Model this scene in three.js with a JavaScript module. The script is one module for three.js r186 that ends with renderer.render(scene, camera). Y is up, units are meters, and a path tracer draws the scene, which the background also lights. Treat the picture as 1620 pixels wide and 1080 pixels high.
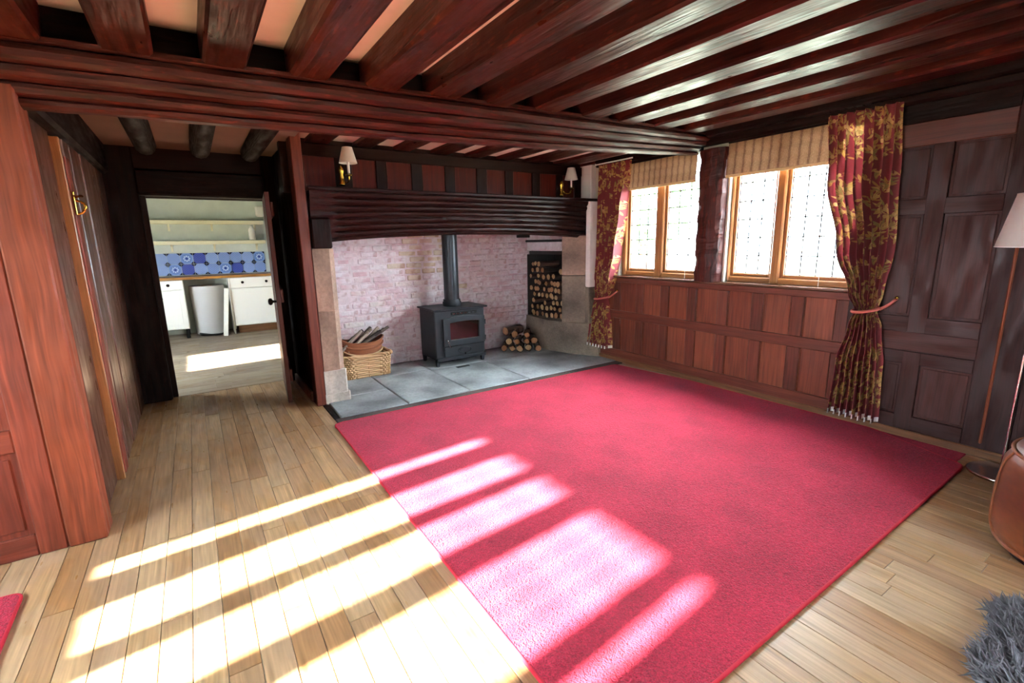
import * as THREE from 'three';
import { mergeGeometries } from 'three/addons/utils/BufferGeometryUtils.js';

// ---------- camera, sky, sun, exposure ----------
const scene = new THREE.Scene();
const camera = new THREE.PerspectiveCamera(71.1, 1.5, 0.05, 200);
camera.position.set(0, 1.55, 0);
camera.rotation.set(-11.72 * Math.PI / 180, -33.3 * Math.PI / 180, -1.08 * Math.PI / 180, 'YXZ');
scene.background = new THREE.Color(0.76, 0.89, 1.0);
scene.backgroundIntensity = 34;
const sun = new THREE.DirectionalLight(new THREE.Color(1, 0.93, 0.80), 62);
const SUN_T = 0.46, SUN_Z = -0.1;                       // fall per metre and drift per metre towards +x
sun.position.set(-20, 20 * SUN_T, -20 * SUN_Z).add(new THREE.Vector3(1, 0, -2));
sun.target.position.set(1, 0, -2);
sun.castShadow = true; sun.shadow.radius = 2.2; sun.shadow.mapSize.set(4096, 4096);
Object.assign(sun.shadow.camera, { left: -9, right: 9, top: 9, bottom: -9, near: 1, far: 60 });
scene.add(sun, sun.target);
const renderer = new THREE.WebGLRenderer({ antialias: true });
renderer.toneMapping = THREE.LinearToneMapping;
renderer.toneMappingExposure = 3.4;
renderer.shadowMap.enabled = true;

// ---------- helpers ----------
const rng = (s) => () => { s |= 0; s = (s + 0x6D2B79F5) | 0; let t = Math.imul(s ^ (s >>> 15), 1 | s); t = (t + Math.imul(t ^ (t >>> 7), 61 | t)) ^ t; return ((t ^ (t >>> 14)) >>> 0) / 4294967296; };
const rnd = rng(11);
const rr = (a, b) => a + (b - a) * rnd();
const clamp = (v, a = 0, b = 1) => Math.min(b, Math.max(a, v));
const mix = (a, b, t) => a + (b - a) * t;
const smooth = (a, b, v) => { const t = clamp((v - a) / (b - a)); return t * t * (3 - 2 * t); };
const ORD = ['first', 'second', 'third', 'fourth', 'fifth', 'sixth', 'seventh', 'eighth', 'ninth', 'tenth', 'eleventh', 'twelfth'];
const names = {};
const numbered = (n) => { const k = names[n] = (names[n] ?? -1) + 1; return k ? n + '_' + String(k).padStart(3, '0') : n; };
function thing(name, label, category, pos = [0, 0, 0], group, turn = 0) {
  const o = new THREE.Group(); o.name = numbered(name); o.position.set(...pos); o.rotation.y = turn;
  o.userData = { label, category }; if (group) o.userData.group = group;
  scene.add(o); return o;
}
function struct(name, label, category) { const o = thing(name, label, category); o.userData.kind = 'structure'; return o; }
function mesh(name, geo, mat, parent, pos, rot) {
  const m = new THREE.Mesh(geo, mat); m.name = name; m.castShadow = m.receiveShadow = true;
  if (pos) m.position.set(...pos); if (rot) m.rotation.set(...rot);
  parent.add(m); return m;
}
function solo(name, geo, mat, label, category, pos, rot, group) {
  const m = mesh(numbered(name), geo, mat, scene, pos, rot); m.userData = { label, category }; if (group) m.userData.group = group; return m;
}
// uv in metres, u along the grain axis
function boxUV(g, grain = 'x', uo = 0, vo = 0) {
  const p = g.attributes.position, n = g.attributes.normal, uv = new Float32Array(p.count * 2), A = { x: 0, y: 1, z: 2 }, gi = A[grain];
  for (let i = 0; i < p.count; i++) {
    const P = [p.getX(i), p.getY(i), p.getZ(i)], N = [Math.abs(n.getX(i)), Math.abs(n.getY(i)), Math.abs(n.getZ(i))];
    let d = N[0] > N[1] ? (N[0] > N[2] ? 0 : 2) : (N[1] > N[2] ? 1 : 2), a, b;
    if (d === gi) { a = (gi + 1) % 3; b = (gi + 2) % 3; } else { a = gi; b = 3 - gi - d; }
    uv[2 * i] = P[a] + uo; uv[2 * i + 1] = P[b] + vo + d * 0.31;
  }
  g.setAttribute('uv', new THREE.BufferAttribute(uv, 2)); return g;
}
const cboxCache = new Map();
function cbox(w, h, d, b = 0.004, grain = 'x', variant = 0) {
  const key = [w, h, d, b].map((v) => v.toFixed(4)).join() + grain + variant;
  if (cboxCache.has(key)) return cboxCache.get(key);
  b = Math.min(b, w * 0.45, h * 0.45, d * 0.45);
  const H = [w / 2, h / 2, d / 2], tri = [];
  const V = (s, t) => s.map((q, i) => q * (i === t ? H[i] : H[i] - b));
  const put = (a, c, e) => {
    const u = [c[0] - a[0], c[1] - a[1], c[2] - a[2]], v = [e[0] - a[0], e[1] - a[1], e[2] - a[2]];
    const n = [u[1] * v[2] - u[2] * v[1], u[2] * v[0] - u[0] * v[2], u[0] * v[1] - u[1] * v[0]];
    const m = [a[0] + c[0] + e[0], a[1] + c[1] + e[1], a[2] + c[2] + e[2]];
    if (n[0] * m[0] + n[1] * m[1] + n[2] * m[2] < 0) tri.push(...a, ...e, ...c); else tri.push(...a, ...c, ...e);
  };
  const quad = (a, c, e, f) => { put(a, c, e); put(a, e, f); };
  for (let t = 0; t < 3; t++) {
    const p = (t + 1) % 3, q = (t + 2) % 3;
    for (const s of [-1, 1]) {
      const c = (x, y) => { const k = [0, 0, 0]; k[t] = s; k[p] = x; k[q] = y; return V(k, t); };
      quad(c(-1, -1), c(1, -1), c(1, 1), c(-1, 1));
    }
    for (const s1 of [-1, 1]) for (const s2 of [-1, 1]) {       // edges along t
      const c = (x, k2) => { const k = [0, 0, 0]; k[t] = x; k[p] = s1; k[q] = s2; return V(k, k2); };
      quad(c(-1, p), c(1, p), c(1, q), c(-1, q));
    }
  }
  for (const x of [-1, 1]) for (const y of [-1, 1]) for (const z of [-1, 1]) put(V([x, y, z], 0), V([x, y, z], 1), V([x, y, z], 2));
  const g = new THREE.BufferGeometry();
  g.setAttribute('position', new THREE.Float32BufferAttribute(tri, 3)); g.computeVertexNormals();
  boxUV(g, grain, variant * 0.37, variant * 0.53);
  cboxCache.set(key, g); return g;
}
let vcount = 0;
function box(name, mat, parent, x0, x1, y0, y1, z0, z1, b = 0.004, grain) {
  const w = Math.abs(x1 - x0), h = Math.abs(y1 - y0), d = Math.abs(z1 - z0);
  grain ??= w >= h && w >= d ? 'x' : h >= d ? 'y' : 'z';
  return mesh(name, cbox(w, h, d, b, grain, (vcount++) % 7), Array.isArray(mat) ? mat[Math.floor(rnd() * mat.length)] : mat, parent, [(x0 + x1) / 2, (y0 + y1) / 2, (z0 + z1) / 2]);
}
// joinery on a wall: s along the wall, d out of the wall into the room
const onX = (X, sg) => (n, m, par, s0, s1, y0, y1, d0, d1, b, gr) => box(n, m, par, X + sg * d0, X + sg * d1, y0, y1, s0, s1, b, gr);
const onZ = (Z, sg) => (n, m, par, s0, s1, y0, y1, d0, d1, b, gr) => box(n, m, par, s0, s1, y0, y1, Z + sg * d0, Z + sg * d1, b, gr);
function tube(pts, r, seg = 24, rad = 8, closed = false) {
  return new THREE.TubeGeometry(new THREE.CatmullRomCurve3(pts.map((p) => new THREE.Vector3(...p)), closed), seg, r, rad, closed);
}
const lathe = (pts, seg = 24) => new THREE.LatheGeometry(pts.map((p) => new THREE.Vector2(...p)), seg);
const moved = (g, x, y, z, rx = 0, ry = 0, rz = 0) => { const c = g.clone(); c.applyMatrix4(new THREE.Matrix4().makeRotationFromEuler(new THREE.Euler(rx, ry, rz)).setPosition(x, y, z)); return c; };
const joined = (list) => mergeGeometries(list.map((g) => (g.index ? g.toNonIndexed() : g)));
// grid surface from a function (i/nu, j/nv) => [x,y,z]; uvf gives texture metres
function sheet(nu, nv, f, uvf, closeU = false) {
  const pos = [], uv = [], idx = [];
  for (let j = 0; j <= nv; j++) for (let i = 0; i <= nu; i++) { pos.push(...f(i / nu, j / nv)); uv.push(...(uvf ? uvf(i / nu, j / nv) : [i / nu, j / nv])); }
  for (let j = 0; j < nv; j++) for (let i = 0; i < nu; i++) { const a = j * (nu + 1) + i, b = a + 1, c = a + nu + 1, d = c + 1; idx.push(a, b, d, a, d, c); }
  const g = new THREE.BufferGeometry(); g.setAttribute('position', new THREE.Float32BufferAttribute(pos, 3)); g.setAttribute('uv', new THREE.Float32BufferAttribute(uv, 2)); g.setIndex(idx); g.computeVertexNormals(); return g;
}

// ---------- procedural textures ----------
function noiser(seed) {
  const T = new Float32Array(65536), r = rng(seed); for (let i = 0; i < 65536; i++) T[i] = r();
  const at = (x, y, px, py) => T[((((x % px) + px) % px) * 131 + (((y % py) + py) % py) * 977 + px * 17) & 65535];
  const v = (x, y, px, py) => { const i = Math.floor(x), j = Math.floor(y), fx = x - i, fy = y - j, a = fx * fx * (3 - 2 * fx), b = fy * fy * (3 - 2 * fy); return mix(mix(at(i, j, px, py), at(i + 1, j, px, py), a), mix(at(i, j + 1, px, py), at(i + 1, j + 1, px, py), a), b); };
  // tileable: u, v in 0..1, frequencies fu, fv whole numbers
  return (u, w, fu, fv, oct = 1) => { let s = 0, a = 0.5, t = 0; for (let o = 0; o < oct; o++) { s += a * v(u * fu, w * fv, fu, fv); t += a; a *= 0.5; fu *= 2; fv *= 2; } return s / t; };
}
function tex(n, f, srgb = true) {
  const d = new Uint8Array(n * n * 4);
  for (let j = 0; j < n; j++) for (let i = 0; i < n; i++) { const c = f(i / n, j / n), k = 4 * (j * n + i); for (let q = 0; q < 3; q++) d[k + q] = clamp(Array.isArray(c) ? c[q] : c) * 255; d[k + 3] = 255; }
  const t = new THREE.DataTexture(d, n, n); t.wrapS = t.wrapT = THREE.RepeatWrapping; t.magFilter = THREE.LinearFilter; t.minFilter = THREE.LinearMipmapLinearFilter; t.generateMipmaps = true;
  if (srgb) t.colorSpace = THREE.SRGBColorSpace; t.needsUpdate = true; return t;
}
const N1 = noiser(1), N2 = noiser(2), N3 = noiser(3);
const grainOf = (u, v) => { const w = v + 0.02 * (N2(u, v, 3, 4, 2) - 0.5); return 0.55 * N1(u, w, 3, 70, 3) + 0.25 * N2(u, w, 7, 200) + 0.2 * N3(u, v, 4, 6, 3); };
const oakTex = tex(512, (u, v) => { const g = 0.62 + 0.5 * (grainOf(u, v) - 0.15); return [g, g * 0.97, g * 0.94]; });
const oldTex = tex(512, (u, v) => {                                     // rough-hewn beam: adze marks, cracks, rubbed arrises
  let g = 0.5 + 0.6 * (grainOf(u, v) - 0.1) - 0.22 * smooth(0.60, 0.72, N3(u, v, 3, 30, 2)) + 0.12 * (N2(u, v, 9, 9, 3) - 0.5);
  const rub = smooth(0.66, 0.80, N1(u, v, 14, 60, 3)) * 0.32;
  return [g + rub * 1.1, g * 0.94 + rub * 0.75, g * 0.92 + rub * 0.55];
});
const oldBump = tex(512, (u, v) => 0.6 * N1(u, v, 4, 50, 3) + 0.4 * N2(u, v, 14, 14, 3) - 0.3 * smooth(0.6, 0.7, N3(u, v, 3, 30, 2)), false);
const glossTex = tex(256, (u, v) => { const g = 0.55 + 0.6 * (N2(u, v, 6, 24, 3) - 0.3); return [g, g, g]; }, false);
const floorTex = tex(512, (u, v) => {                                   // varnished oak strip with worn grey patches
  const g = 0.70 + 0.42 * (grainOf(u, v) - 0.3), w = smooth(0.50, 0.68, N3(u, v, 5, 9, 4)) * 0.5, o = smooth(0.55, 0.7, N1(u, v, 6, 11, 3)) * 0.4;
  return [mix(mix(g, g * 0.95, o), 0.76, w), mix(mix(g * 0.97, g * 0.84, o), 0.74, w), mix(mix(g * 0.92, g * 0.66, o), 0.74, w)];
});
const stoneTex = tex(512, (u, v) => { const g = 0.62 + 0.45 * (N1(u, v, 4, 4, 5) - 0.3) + 0.12 * (N2(u, v, 60, 60, 2) - 0.5); return [g, g, g * 0.99]; });
const stoneBump = tex(512, (u, v) => 0.6 * N1(u, v, 6, 6, 4) + 0.4 * N2(u, v, 50, 50, 2), false);
const paintTex = tex(512, (u, v) => {                                   // limewash over brick, pink and soot showing through
  const s = smooth(0.50, 0.75, N1(u, v, 5, 5, 4)), t = smooth(0.60, 0.8, N2(u, v, 12, 12, 3)), g = 0.9 + 0.12 * (N3(u, v, 30, 30, 3) - 0.5);
  return [g * mix(1, 0.96, s) * mix(1, 0.9, t), g * mix(1, 0.88, s) * mix(1, 0.86, t), g * mix(1, 0.89, s) * mix(1, 0.84, t)];
});
const carpetTex = tex(1024, (u, v) => { const g = 0.80 + 0.26 * (N1(u, v, 300, 300) - 0.5) + 0.20 * (N2(u, v, 120, 120, 2) - 0.5) + 0.16 * (N3(u, v, 5, 4, 4) - 0.5); return [g, g, g]; });
const carpetBump = tex(512, (u, v) => 0.6 * N1(u, v, 250, 250) + 0.4 * N2(u, v, 90, 90, 2), false);
const plasterTex = tex(256, (u, v) => { const g = 0.93 + 0.1 * (N1(u, v, 5, 5, 4) - 0.5); return [g, g, g]; });
function canvasTex(w, h, draw) { const c = document.createElement('canvas'); c.width = w; c.height = h; draw(c.getContext('2d'), w, h); const t = new THREE.CanvasTexture(c); t.wrapS = t.wrapT = THREE.RepeatWrapping; t.colorSpace = THREE.SRGBColorSpace; return t; }
const curtainTex = canvasTex(512, 512, (c, w, h) => {                   // printed leaves and fruit, old gold on crimson
  c.fillStyle = '#74262a'; c.fillRect(0, 0, w, h);
  const r = rng(5);
  for (let i = 0; i < 900; i++) { c.fillStyle = ['rgba(110,22,30,.35)', 'rgba(170,52,52,.3)'][i % 2]; c.fillRect(r() * w, r() * h, 2 + r() * 12, 1 + r() * 2); }
  const leaf = (x, y, a, L, W, col) => { for (const ox of [-w, 0, w]) for (const oy of [-h, 0, h]) { c.save(); c.translate(x + ox, y + oy); c.rotate(a); c.fillStyle = col; c.beginPath(); c.moveTo(0, 0); c.quadraticCurveTo(L * 0.45, W, L, 0); c.quadraticCurveTo(L * 0.45, -W, 0, 0); c.fill(); c.strokeStyle = 'rgba(90,50,20,.5)'; c.beginPath(); c.moveTo(0, 0); c.lineTo(L, 0); c.stroke(); c.restore(); } };
  const gold = ['#b08848', '#a67a3c', '#b99256', '#97703e', '#8a7440'];
  for (let k = 0; k < 46; k++) {
    const x = r() * w, y = r() * h, a0 = r() * 6.3;
    for (let q = 0; q < 7; q++) leaf(x + (r() - 0.5) * 50, y + (r() - 0.5) * 50, a0 + (q - 3) * 0.55 + (r() - 0.5) * 0.4, 28 + r() * 34, 8 + r() * 11, gold[Math.floor(r() * 5)]);
    c.fillStyle = '#b8905a'; c.beginPath(); c.arc(x, y, 6 + r() * 8, 0, 7); c.fill();
  }
});
const stripeTex = canvasTex(256, 64, (c, w, h) => {                     // one repeat: cream with a brown double stripe
  c.fillStyle = '#957250'; c.fillRect(0, 0, w, h);
  c.fillStyle = '#8c6a49'; c.fillRect(60, 0, 30, h); c.fillRect(166, 0, 30, h);
  c.fillStyle = '#664730'; c.fillRect(98, 0, 60, h); c.fillStyle = '#75553a'; c.fillRect(122, 0, 12, h);
  const r = rng(8); for (let i = 0; i < 1500; i++) { c.fillStyle = i % 2 ? 'rgba(255,240,210,.12)' : 'rgba(60,40,20,.10)'; c.fillRect(r() * w, r() * h, 8, 1); }
});
const tileTex = (kind) => canvasTex(128, 128, (c, w, h) => {            // glazed blue tile with small dark corner diamonds
  const col = [['#8fa6d8', '#5f78bd', '#c3d0ee'], ['#4a57ad', '#37449a', '#7582cf'], ['#7f9bd6', '#3c55a5', '#d7e2f5'], ['#9fb3e0', '#7089c8', '#c9d6f2']][kind];
  c.fillStyle = col[0]; c.fillRect(0, 0, w, h); c.strokeStyle = col[1]; c.lineWidth = 3;
  if (kind === 2) { for (const R of [46, 34]) { c.beginPath(); c.arc(64, 64, R, 0, 7); c.stroke(); } c.fillStyle = '#2c3f93'; c.beginPath(); c.arc(64, 64, 13, 0, 7); c.fill(); c.fillStyle = col[2]; for (let k = 0; k < 8; k++) { c.beginPath(); c.arc(64 + 28 * Math.cos(k * 0.785), 64 + 28 * Math.sin(k * 0.785), 8, 0, 7); c.fill(); } }
  else { for (let k = -128; k < 128; k += 13) { c.beginPath(); c.moveTo(k, 0); c.lineTo(k + 128, 128); c.stroke(); } c.strokeStyle = col[2]; c.lineWidth = 2; for (let k = -122; k < 128; k += 26) { c.beginPath(); c.moveTo(k, 0); c.lineTo(k + 128, 128); c.stroke(); } }
  c.fillStyle = '#171c38'; for (const [x, y] of [[0, 0], [128, 0], [0, 128], [128, 128]]) { c.beginPath(); c.moveTo(x - 30, y); c.lineTo(x, y - 30); c.lineTo(x + 30, y); c.lineTo(x, y + 30); c.fill(); }
});

// ---------- materials ----------
const std = (o) => new THREE.MeshStandardMaterial(o), phy = (o) => new THREE.MeshPhysicalMaterial(o);
const wood = (color, roughness = 0.75, map = oakTex, extra = {}) => phy({ color, roughness, map, roughnessMap: glossTex, specularIntensity: 0.6, ...extra });
const oldWood = (color, roughness = 0.72, specularIntensity = 0.6) => wood(color, roughness, oldTex, { bumpMap: oldBump, bumpScale: 0.003, specularIntensity });
const M = {
  panel: [0x8a4a33, 0x7d402d, 0x93523a, 0x84442f].map((c) => wood(c, 0.70)),
  stile: [0x713a29, 0x7c4130, 0x683425].map((c) => wood(c, 0.72)),
  dpanel: [0x4a2721, 0x42221d, 0x512b24].map((c) => wood(c, 1.0)),
  dstile: [0x3d1f1a, 0x44241e].map((c) => wood(c, 1.0)),
  joist: [0x52241a, 0x481e15, 0x5a281c].map((c) => wood(c, 0.6, oldTex, { bumpMap: oldBump, bumpScale: 0.0035, specularIntensity: 0.4 })),
  beam: oldWood(0x5a241a, 0.8),
  mantel: oldWood(0x30130c, 0.6, 0.4),
  dark: oldWood(0x24120d, 1.0, 0.3),
  darkp: wood(0x2c140d, 0.9, oakTex, { specularIntensity: 0.3 }),
  orange: [0x9c5030, 0x93492c].map((c) => wood(c, 1.0)),
  opanel: [0x8a3f2b, 0x92452f].map((c) => wood(c, 1.0)),
  frame: wood(0xb47a48, 0.6), sill: std({ color: 0x6a4a3a, roughness: 0.22, map: oakTex }),
  beading: phy({ color: 0x7c4a3a, roughness: 0.22, map: oakTex }),
  skirt: wood(0x8a6040, 0.75),
  plank: [0x6b4436, 0x5f3b30, 0x75503f].map((c) => wood(c, 0.55)),
  overp: [0x6a2112, 0x601c0f].map((c) => wood(c, 0.85, oakTex, { specularIntensity: 0.35 })),
  boards: [0xcda67d, 0xd8b58b, 0xc4996e, 0xdabb95, 0xcaa681, 0xba926a, 0xd2b18d].map((c) => wood(c, 0.62, floorTex)),
  plaster: std({ color: 0xe8dcd3, roughness: 0.95, map: plasterTex }),
  shadeplaster: std({ color: 0x8a6c5e, roughness: 0.95, map: plasterTex }),  // passage plaster, darkened so its colour carries the shade there
  outer: std({ color: 0xb0a594, roughness: 1 }),
  sootshade: std({ color: 0x2a2522, roughness: 1 }),  // soot in the flue; painted shade inside the log recess
  brick: [0xe2d8d9, 0xded0d1, 0xe4dcdd, 0xdecdcd, 0xe0d5cf].map((color) => std({ color, roughness: 0.92, map: paintTex, bumpMap: stoneBump, bumpScale: 0.008 })),
  stain: [0xd8cab2, 0xd3c0a4].map((color) => std({ color, roughness: 0.92, map: paintTex, bumpMap: stoneBump, bumpScale: 0.006 })),
  stone: std({ color: 0xb89882, roughness: 0.9, map: stoneTex, bumpMap: stoneBump, bumpScale: 0.006 }),
  palestone: std({ color: 0xdfd3c4, roughness: 0.9, map: stoneTex, bumpMap: stoneBump, bumpScale: 0.005 }),
  greystone: std({ color: 0x9c8a78, roughness: 0.95, map: stoneTex, bumpMap: stoneBump, bumpScale: 0.012 }),
  flag: [0xb4b9bb, 0xbec4c6, 0xa8aeb0, 0xb6bcbc].map((color) => std({ color, roughness: 0.62, map: stoneTex, bumpMap: stoneBump, bumpScale: 0.004 })),
  kerb: std({ color: 0x5c5048, roughness: 1, map: stoneTex, bumpMap: stoneBump, bumpScale: 0.015 }),
  mortar: std({ color: 0x8d8574, roughness: 1, map: stoneTex }),
  carpet: phy({ color: 0xcc2244, roughness: 1, map: carpetTex, bumpMap: carpetBump, bumpScale: 0.006, sheen: 0.3, sheenColor: new THREE.Color(0.95, 0.35, 0.5), sheenRoughness: 0.6 }),
  binding: std({ color: 0xb8142c, roughness: 0.85 }),
  iron: std({ color: 0x232629, roughness: 0.55, metalness: 0.35 }),
  ironbar: std({ color: 0x141211, roughness: 0.8, metalness: 0.3 }),
  pipe: std({ color: 0x23262a, roughness: 0.35, metalness: 0.4 }),
  steel: std({ color: 0xc0c0be, roughness: 0.2, metalness: 1 }),
  brass: std({ color: 0xd0a040, roughness: 0.25, metalness: 1 }),
  white: std({ color: 0xf0eeea, roughness: 0.5 }),
  shade: phy({ color: 0xf2ece0, roughness: 0.95, transmission: 0.35, thickness: 0, side: THREE.DoubleSide }),
  fireglass: phy({ color: 0x1c1512, roughness: 0.08, metalness: 0, clearcoat: 1 }),
  glass: phy({ color: 0xffffff, roughness: 0.0, transmission: 1, thickness: 0, ior: 1.45 }),
  lead: std({ color: 0x34373a, roughness: 0.6, metalness: 0.5 }),
  curtain: phy({ color: 0xffffff, roughness: 0.85, map: curtainTex, transmission: 0.06, thickness: 0, side: THREE.DoubleSide }),
  blind: phy({ color: 0xffffff, roughness: 0.95, map: stripeTex, transmission: 0.02, thickness: 0, side: THREE.DoubleSide }),
  rope: std({ color: 0xa8564a, roughness: 0.9 }),
  wicker: [0xbd9a70, 0xa98257].map((color) => std({ color, roughness: 0.85 })),
  trug: std({ color: 0xa8653c, roughness: 0.7, map: oakTex }),
  bark: [0x5b4638, 0x4a3a30, 0x6a5140, 0x4d3a35].map((color) => std({ color, roughness: 1, map: oldTex, bumpMap: oldBump, bumpScale: 0.01 })),
  kindling: [0xb0a495, 0x8a7f74, 0x4b423c, 0xc4b8a8].map((color) => std({ color, roughness: 0.95, map: oakTex })),
  leather: phy({ color: 0xa65a30, roughness: 0.5, map: stoneTex, clearcoat: 0.2, clearcoatRoughness: 0.4 }),
  fleece: std({ color: 0x55575c, roughness: 1 }),
  cream: std({ color: 0xdbe1d6, roughness: 0.85, map: plasterTex }),
  shelf: std({ color: 0xeae4c4, roughness: 0.7 }),
  unit: std({ color: 0xf1eee6, roughness: 0.5 }),
  counter: wood(0xc08a4a, 0.5),
  kfloor: [0xb5a493, 0xa8988a, 0xc0b1a0].map((c) => wood(c, 0.6, floorTex)),
};
const ringTex = tex(128, (u, v) => { const x = u - 0.5, y = v - 0.5, r = Math.hypot(x, y), g = 0.78 + 0.12 * Math.sin(r * 95 + 4 * N1(u, v, 4, 4, 2)) + 0.2 * (N2(u, v, 8, 8, 3) - 0.5); return [g, g * 0.98, g * 0.95]; });
M.cut = [0xd2a275, 0xc48f66, 0xb98763, 0xdab187].map((color) => std({ color, roughness: 0.95, map: ringTex }));

// loft of a (z,y) outline along x with flat ends
function loft(xs, outline, uvScale = 1) {
  const rings = xs.map((x) => outline(x)), n = rings[0].length, pos = [], uv = [], idx = [];
  rings.forEach((R, i) => { let L = 0; for (let k = 0; k <= n; k++) { const a = R[k % n], b = R[(k + n - 1) % n]; if (k) L += Math.hypot(a[0] - b[0], a[1] - b[1]); pos.push(xs[i], a[1], a[0]); uv.push(xs[i] * uvScale, L * uvScale); } });
  for (let i = 0; i < xs.length - 1; i++) for (let k = 0; k < n; k++) { const a = i * (n + 1) + k, b = a + 1, c = a + n + 1, d = c + 1; idx.push(a, b, d, a, d, c); }
  const body = new THREE.BufferGeometry(); body.setAttribute('position', new THREE.Float32BufferAttribute(pos, 3)); body.setAttribute('uv', new THREE.Float32BufferAttribute(uv, 2)); body.setIndex(idx);
  const parts = [body.toNonIndexed()];
  for (const e of [0, xs.length - 1]) {
    const c2 = rings[e].map((p) => new THREE.Vector2(p[0], p[1])), f = THREE.ShapeUtils.triangulateShape(c2, []), p3 = [], u3 = [];
    for (const t of f) for (const q of t) { p3.push(xs[e], c2[q].y, c2[q].x); u3.push(c2[q].x, c2[q].y); }
    const g = new THREE.BufferGeometry(); g.setAttribute('position', new THREE.Float32BufferAttribute(p3, 3)); g.setAttribute('uv', new THREE.Float32BufferAttribute(u3, 2)); parts.push(g);
  }
  const g = mergeGeometries(parts); g.computeVertexNormals(); return g;
}
const into = (parent, ...kids) => { scene.updateMatrixWorld(true); kids.forEach((k) => parent.attach(k)); return parent; };
const span = (a, b, n) => Array.from({ length: n + 1 }, (_, i) => a + (b - a) * i / n);

// ---------- floor ----------
const floor = struct('floor', 'worn varnished oak strip floor of the panelled room', 'floor');
box('subfloor', M.outer, floor, -3.0, 4.8, -0.14, -0.021, -6.1, 1.8, 0.001);
{
  const W = 0.11, rest = [], strip = (x, z0, z1, part) => {
    let z = z0 + rr(-0.9, -0.1);
    while (z < z1) {
      const L = [0.72, 0.96, 1.2, 1.44][Math.floor(rnd() * 4)], a = Math.max(z, z0), b = Math.min(z + L, z1); z += L;
      if (b - a < 0.03) continue;
      if (part) box('floorboard', M.boards, floor, x + 0.0012, x + W - 0.0012, -0.021, rr(-0.0012, 0), a + 0.001, b - 0.001, 0.0016, 'z');
      else rest.push(moved(cbox(W - 0.0024, 0.02, b - a - 0.002, 0.0016, 'z', Math.floor(rnd() * 7)), x + W / 2, -0.0105, (a + b) / 2));
    }
  };
  for (let i = 0; i < 23; i++) strip(-1.62 + i * W, -6.05, -0.6, true);
  for (let i = 0; i < 23; i++) strip(-1.62 + i * W, -0.6, 1.7, false);
  for (let i = 0; i < 33; i++) { strip(0.91 + i * W, -1.0, 0.25, true); strip(0.91 + i * W, 0.25, 1.7, false); }
  for (let i = 0; i < 33; i++) strip(0.91 + i * W, -4.20, -1.0, false);
  for (let i = 0; i < 11; i++) strip(-1.62 - (i + 1) * W, -3.2, 1.7, false);
  mesh('floorboards_beyond', joined(rest), M.boards[0], floor).userData.kind = 'stuff';
}
const hearth = struct('hearth', 'raised grey flagstone hearth in front of the stove', 'hearth');
box('bed', M.mortar, hearth, 0.955, 4.5, -0.021, 0.002, -5.97, -4.32, 0.002);
box('kerb', M.kerb, hearth, 0.90, 4.46, -0.02, 0.012, -4.318, -4.203, 0.008);
for (const [x0, x1, z0, z1] of [[0.96, 1.60, -4.90, -4.322], [1.0, 1.60, -5.96, -4.912], [1.612, 2.30, -5.40, -4.322], [2.312, 3.06, -5.36, -4.322], [3.072, 4.5, -5.30, -4.322], [1.612, 2.30, -5.96, -5.412], [2.312, 3.06, -5.96, -5.372], [3.072, 4.30, -5.96, -5.312]])
  box('flagstone', M.flag, hearth, x0, x1, -0.02, 0.016 + rr(-0.002, 0.002), z0, z1, 0.007);
box('vent_grate', M.ironbar, hearth, 2.62, 2.80, 0.012, 0.021, -5.30, -5.24, 0.002);
box('threshold', M.dark, hearth, 0.90, 0.953, -0.02, 0.006, -4.80, -4.322, 0.004);

// ---------- ceiling ----------
const ceiling = struct('ceiling', 'pink-white plaster ceiling between dark exposed oak joists', 'ceiling');
box('plaster', M.plaster, ceiling, -3.0, 4.8, 2.655, 2.80, -3.34, 1.8, 0.001);
for (const x of [-2.74, -2.32, -1.90, -1.48, -1.06, -0.64, -0.235, 0.173, 0.59, 1.012, 1.43, 1.854, 2.279, 2.739, 3.143, 3.594, 4.02]) {
  const y = 2.475 + 0.018 * x, j = box('joist', M.joist, ceiling, x, x + 0.205 + rr(-0.006, 0.006), y, 2.67, -3.22, 1.7, 0.014);
  j.rotation.x = rr(-0.002, 0.002);
}
box('wall_plate', M.dark, ceiling, 4.36, 4.56, 2.52, 2.67, -3.22, 1.7, 0.012);
box('infill_board', M.dark, ceiling, -3.0, 4.6, 2.42, 2.66, -3.345, -3.235, 0.004);
box('alcove_plaster', M.plaster, ceiling, 0.7, 4.8, 2.545, 2.8, -5.3, -3.34, 0.001);
for (const [a, b] of [[1.03, 1.246], [1.474, 1.673], [1.89, 2.083], [2.305, 2.525], [2.73, 2.943], [3.15, 3.343], [3.55, 3.806], [4.0, 4.267], [4.45, 4.6]])
  box('alcove_joist', M.joist, ceiling, a, b, 2.512, 2.55, -5.1, -3.34, 0.006);
box('passage_plaster', M.shadeplaster, ceiling, -0.9, 0.9, 2.50, 2.8, -6.1, -3.34, 0.001);
for (const x of [-0.72, -0.30, 0.12, 0.54]) mesh('passage_joist', boxUV(new THREE.CapsuleGeometry(0.085, 2.2, 6, 12).toNonIndexed(), 'y'), M.dark, ceiling, [x + 0.08, 2.47, -4.55], [Math.PI / 2, 0, 0]);
const beam = struct('ceiling_beam', 'massive moulded dark oak beam crossing the room under the joists', 'beam');
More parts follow.
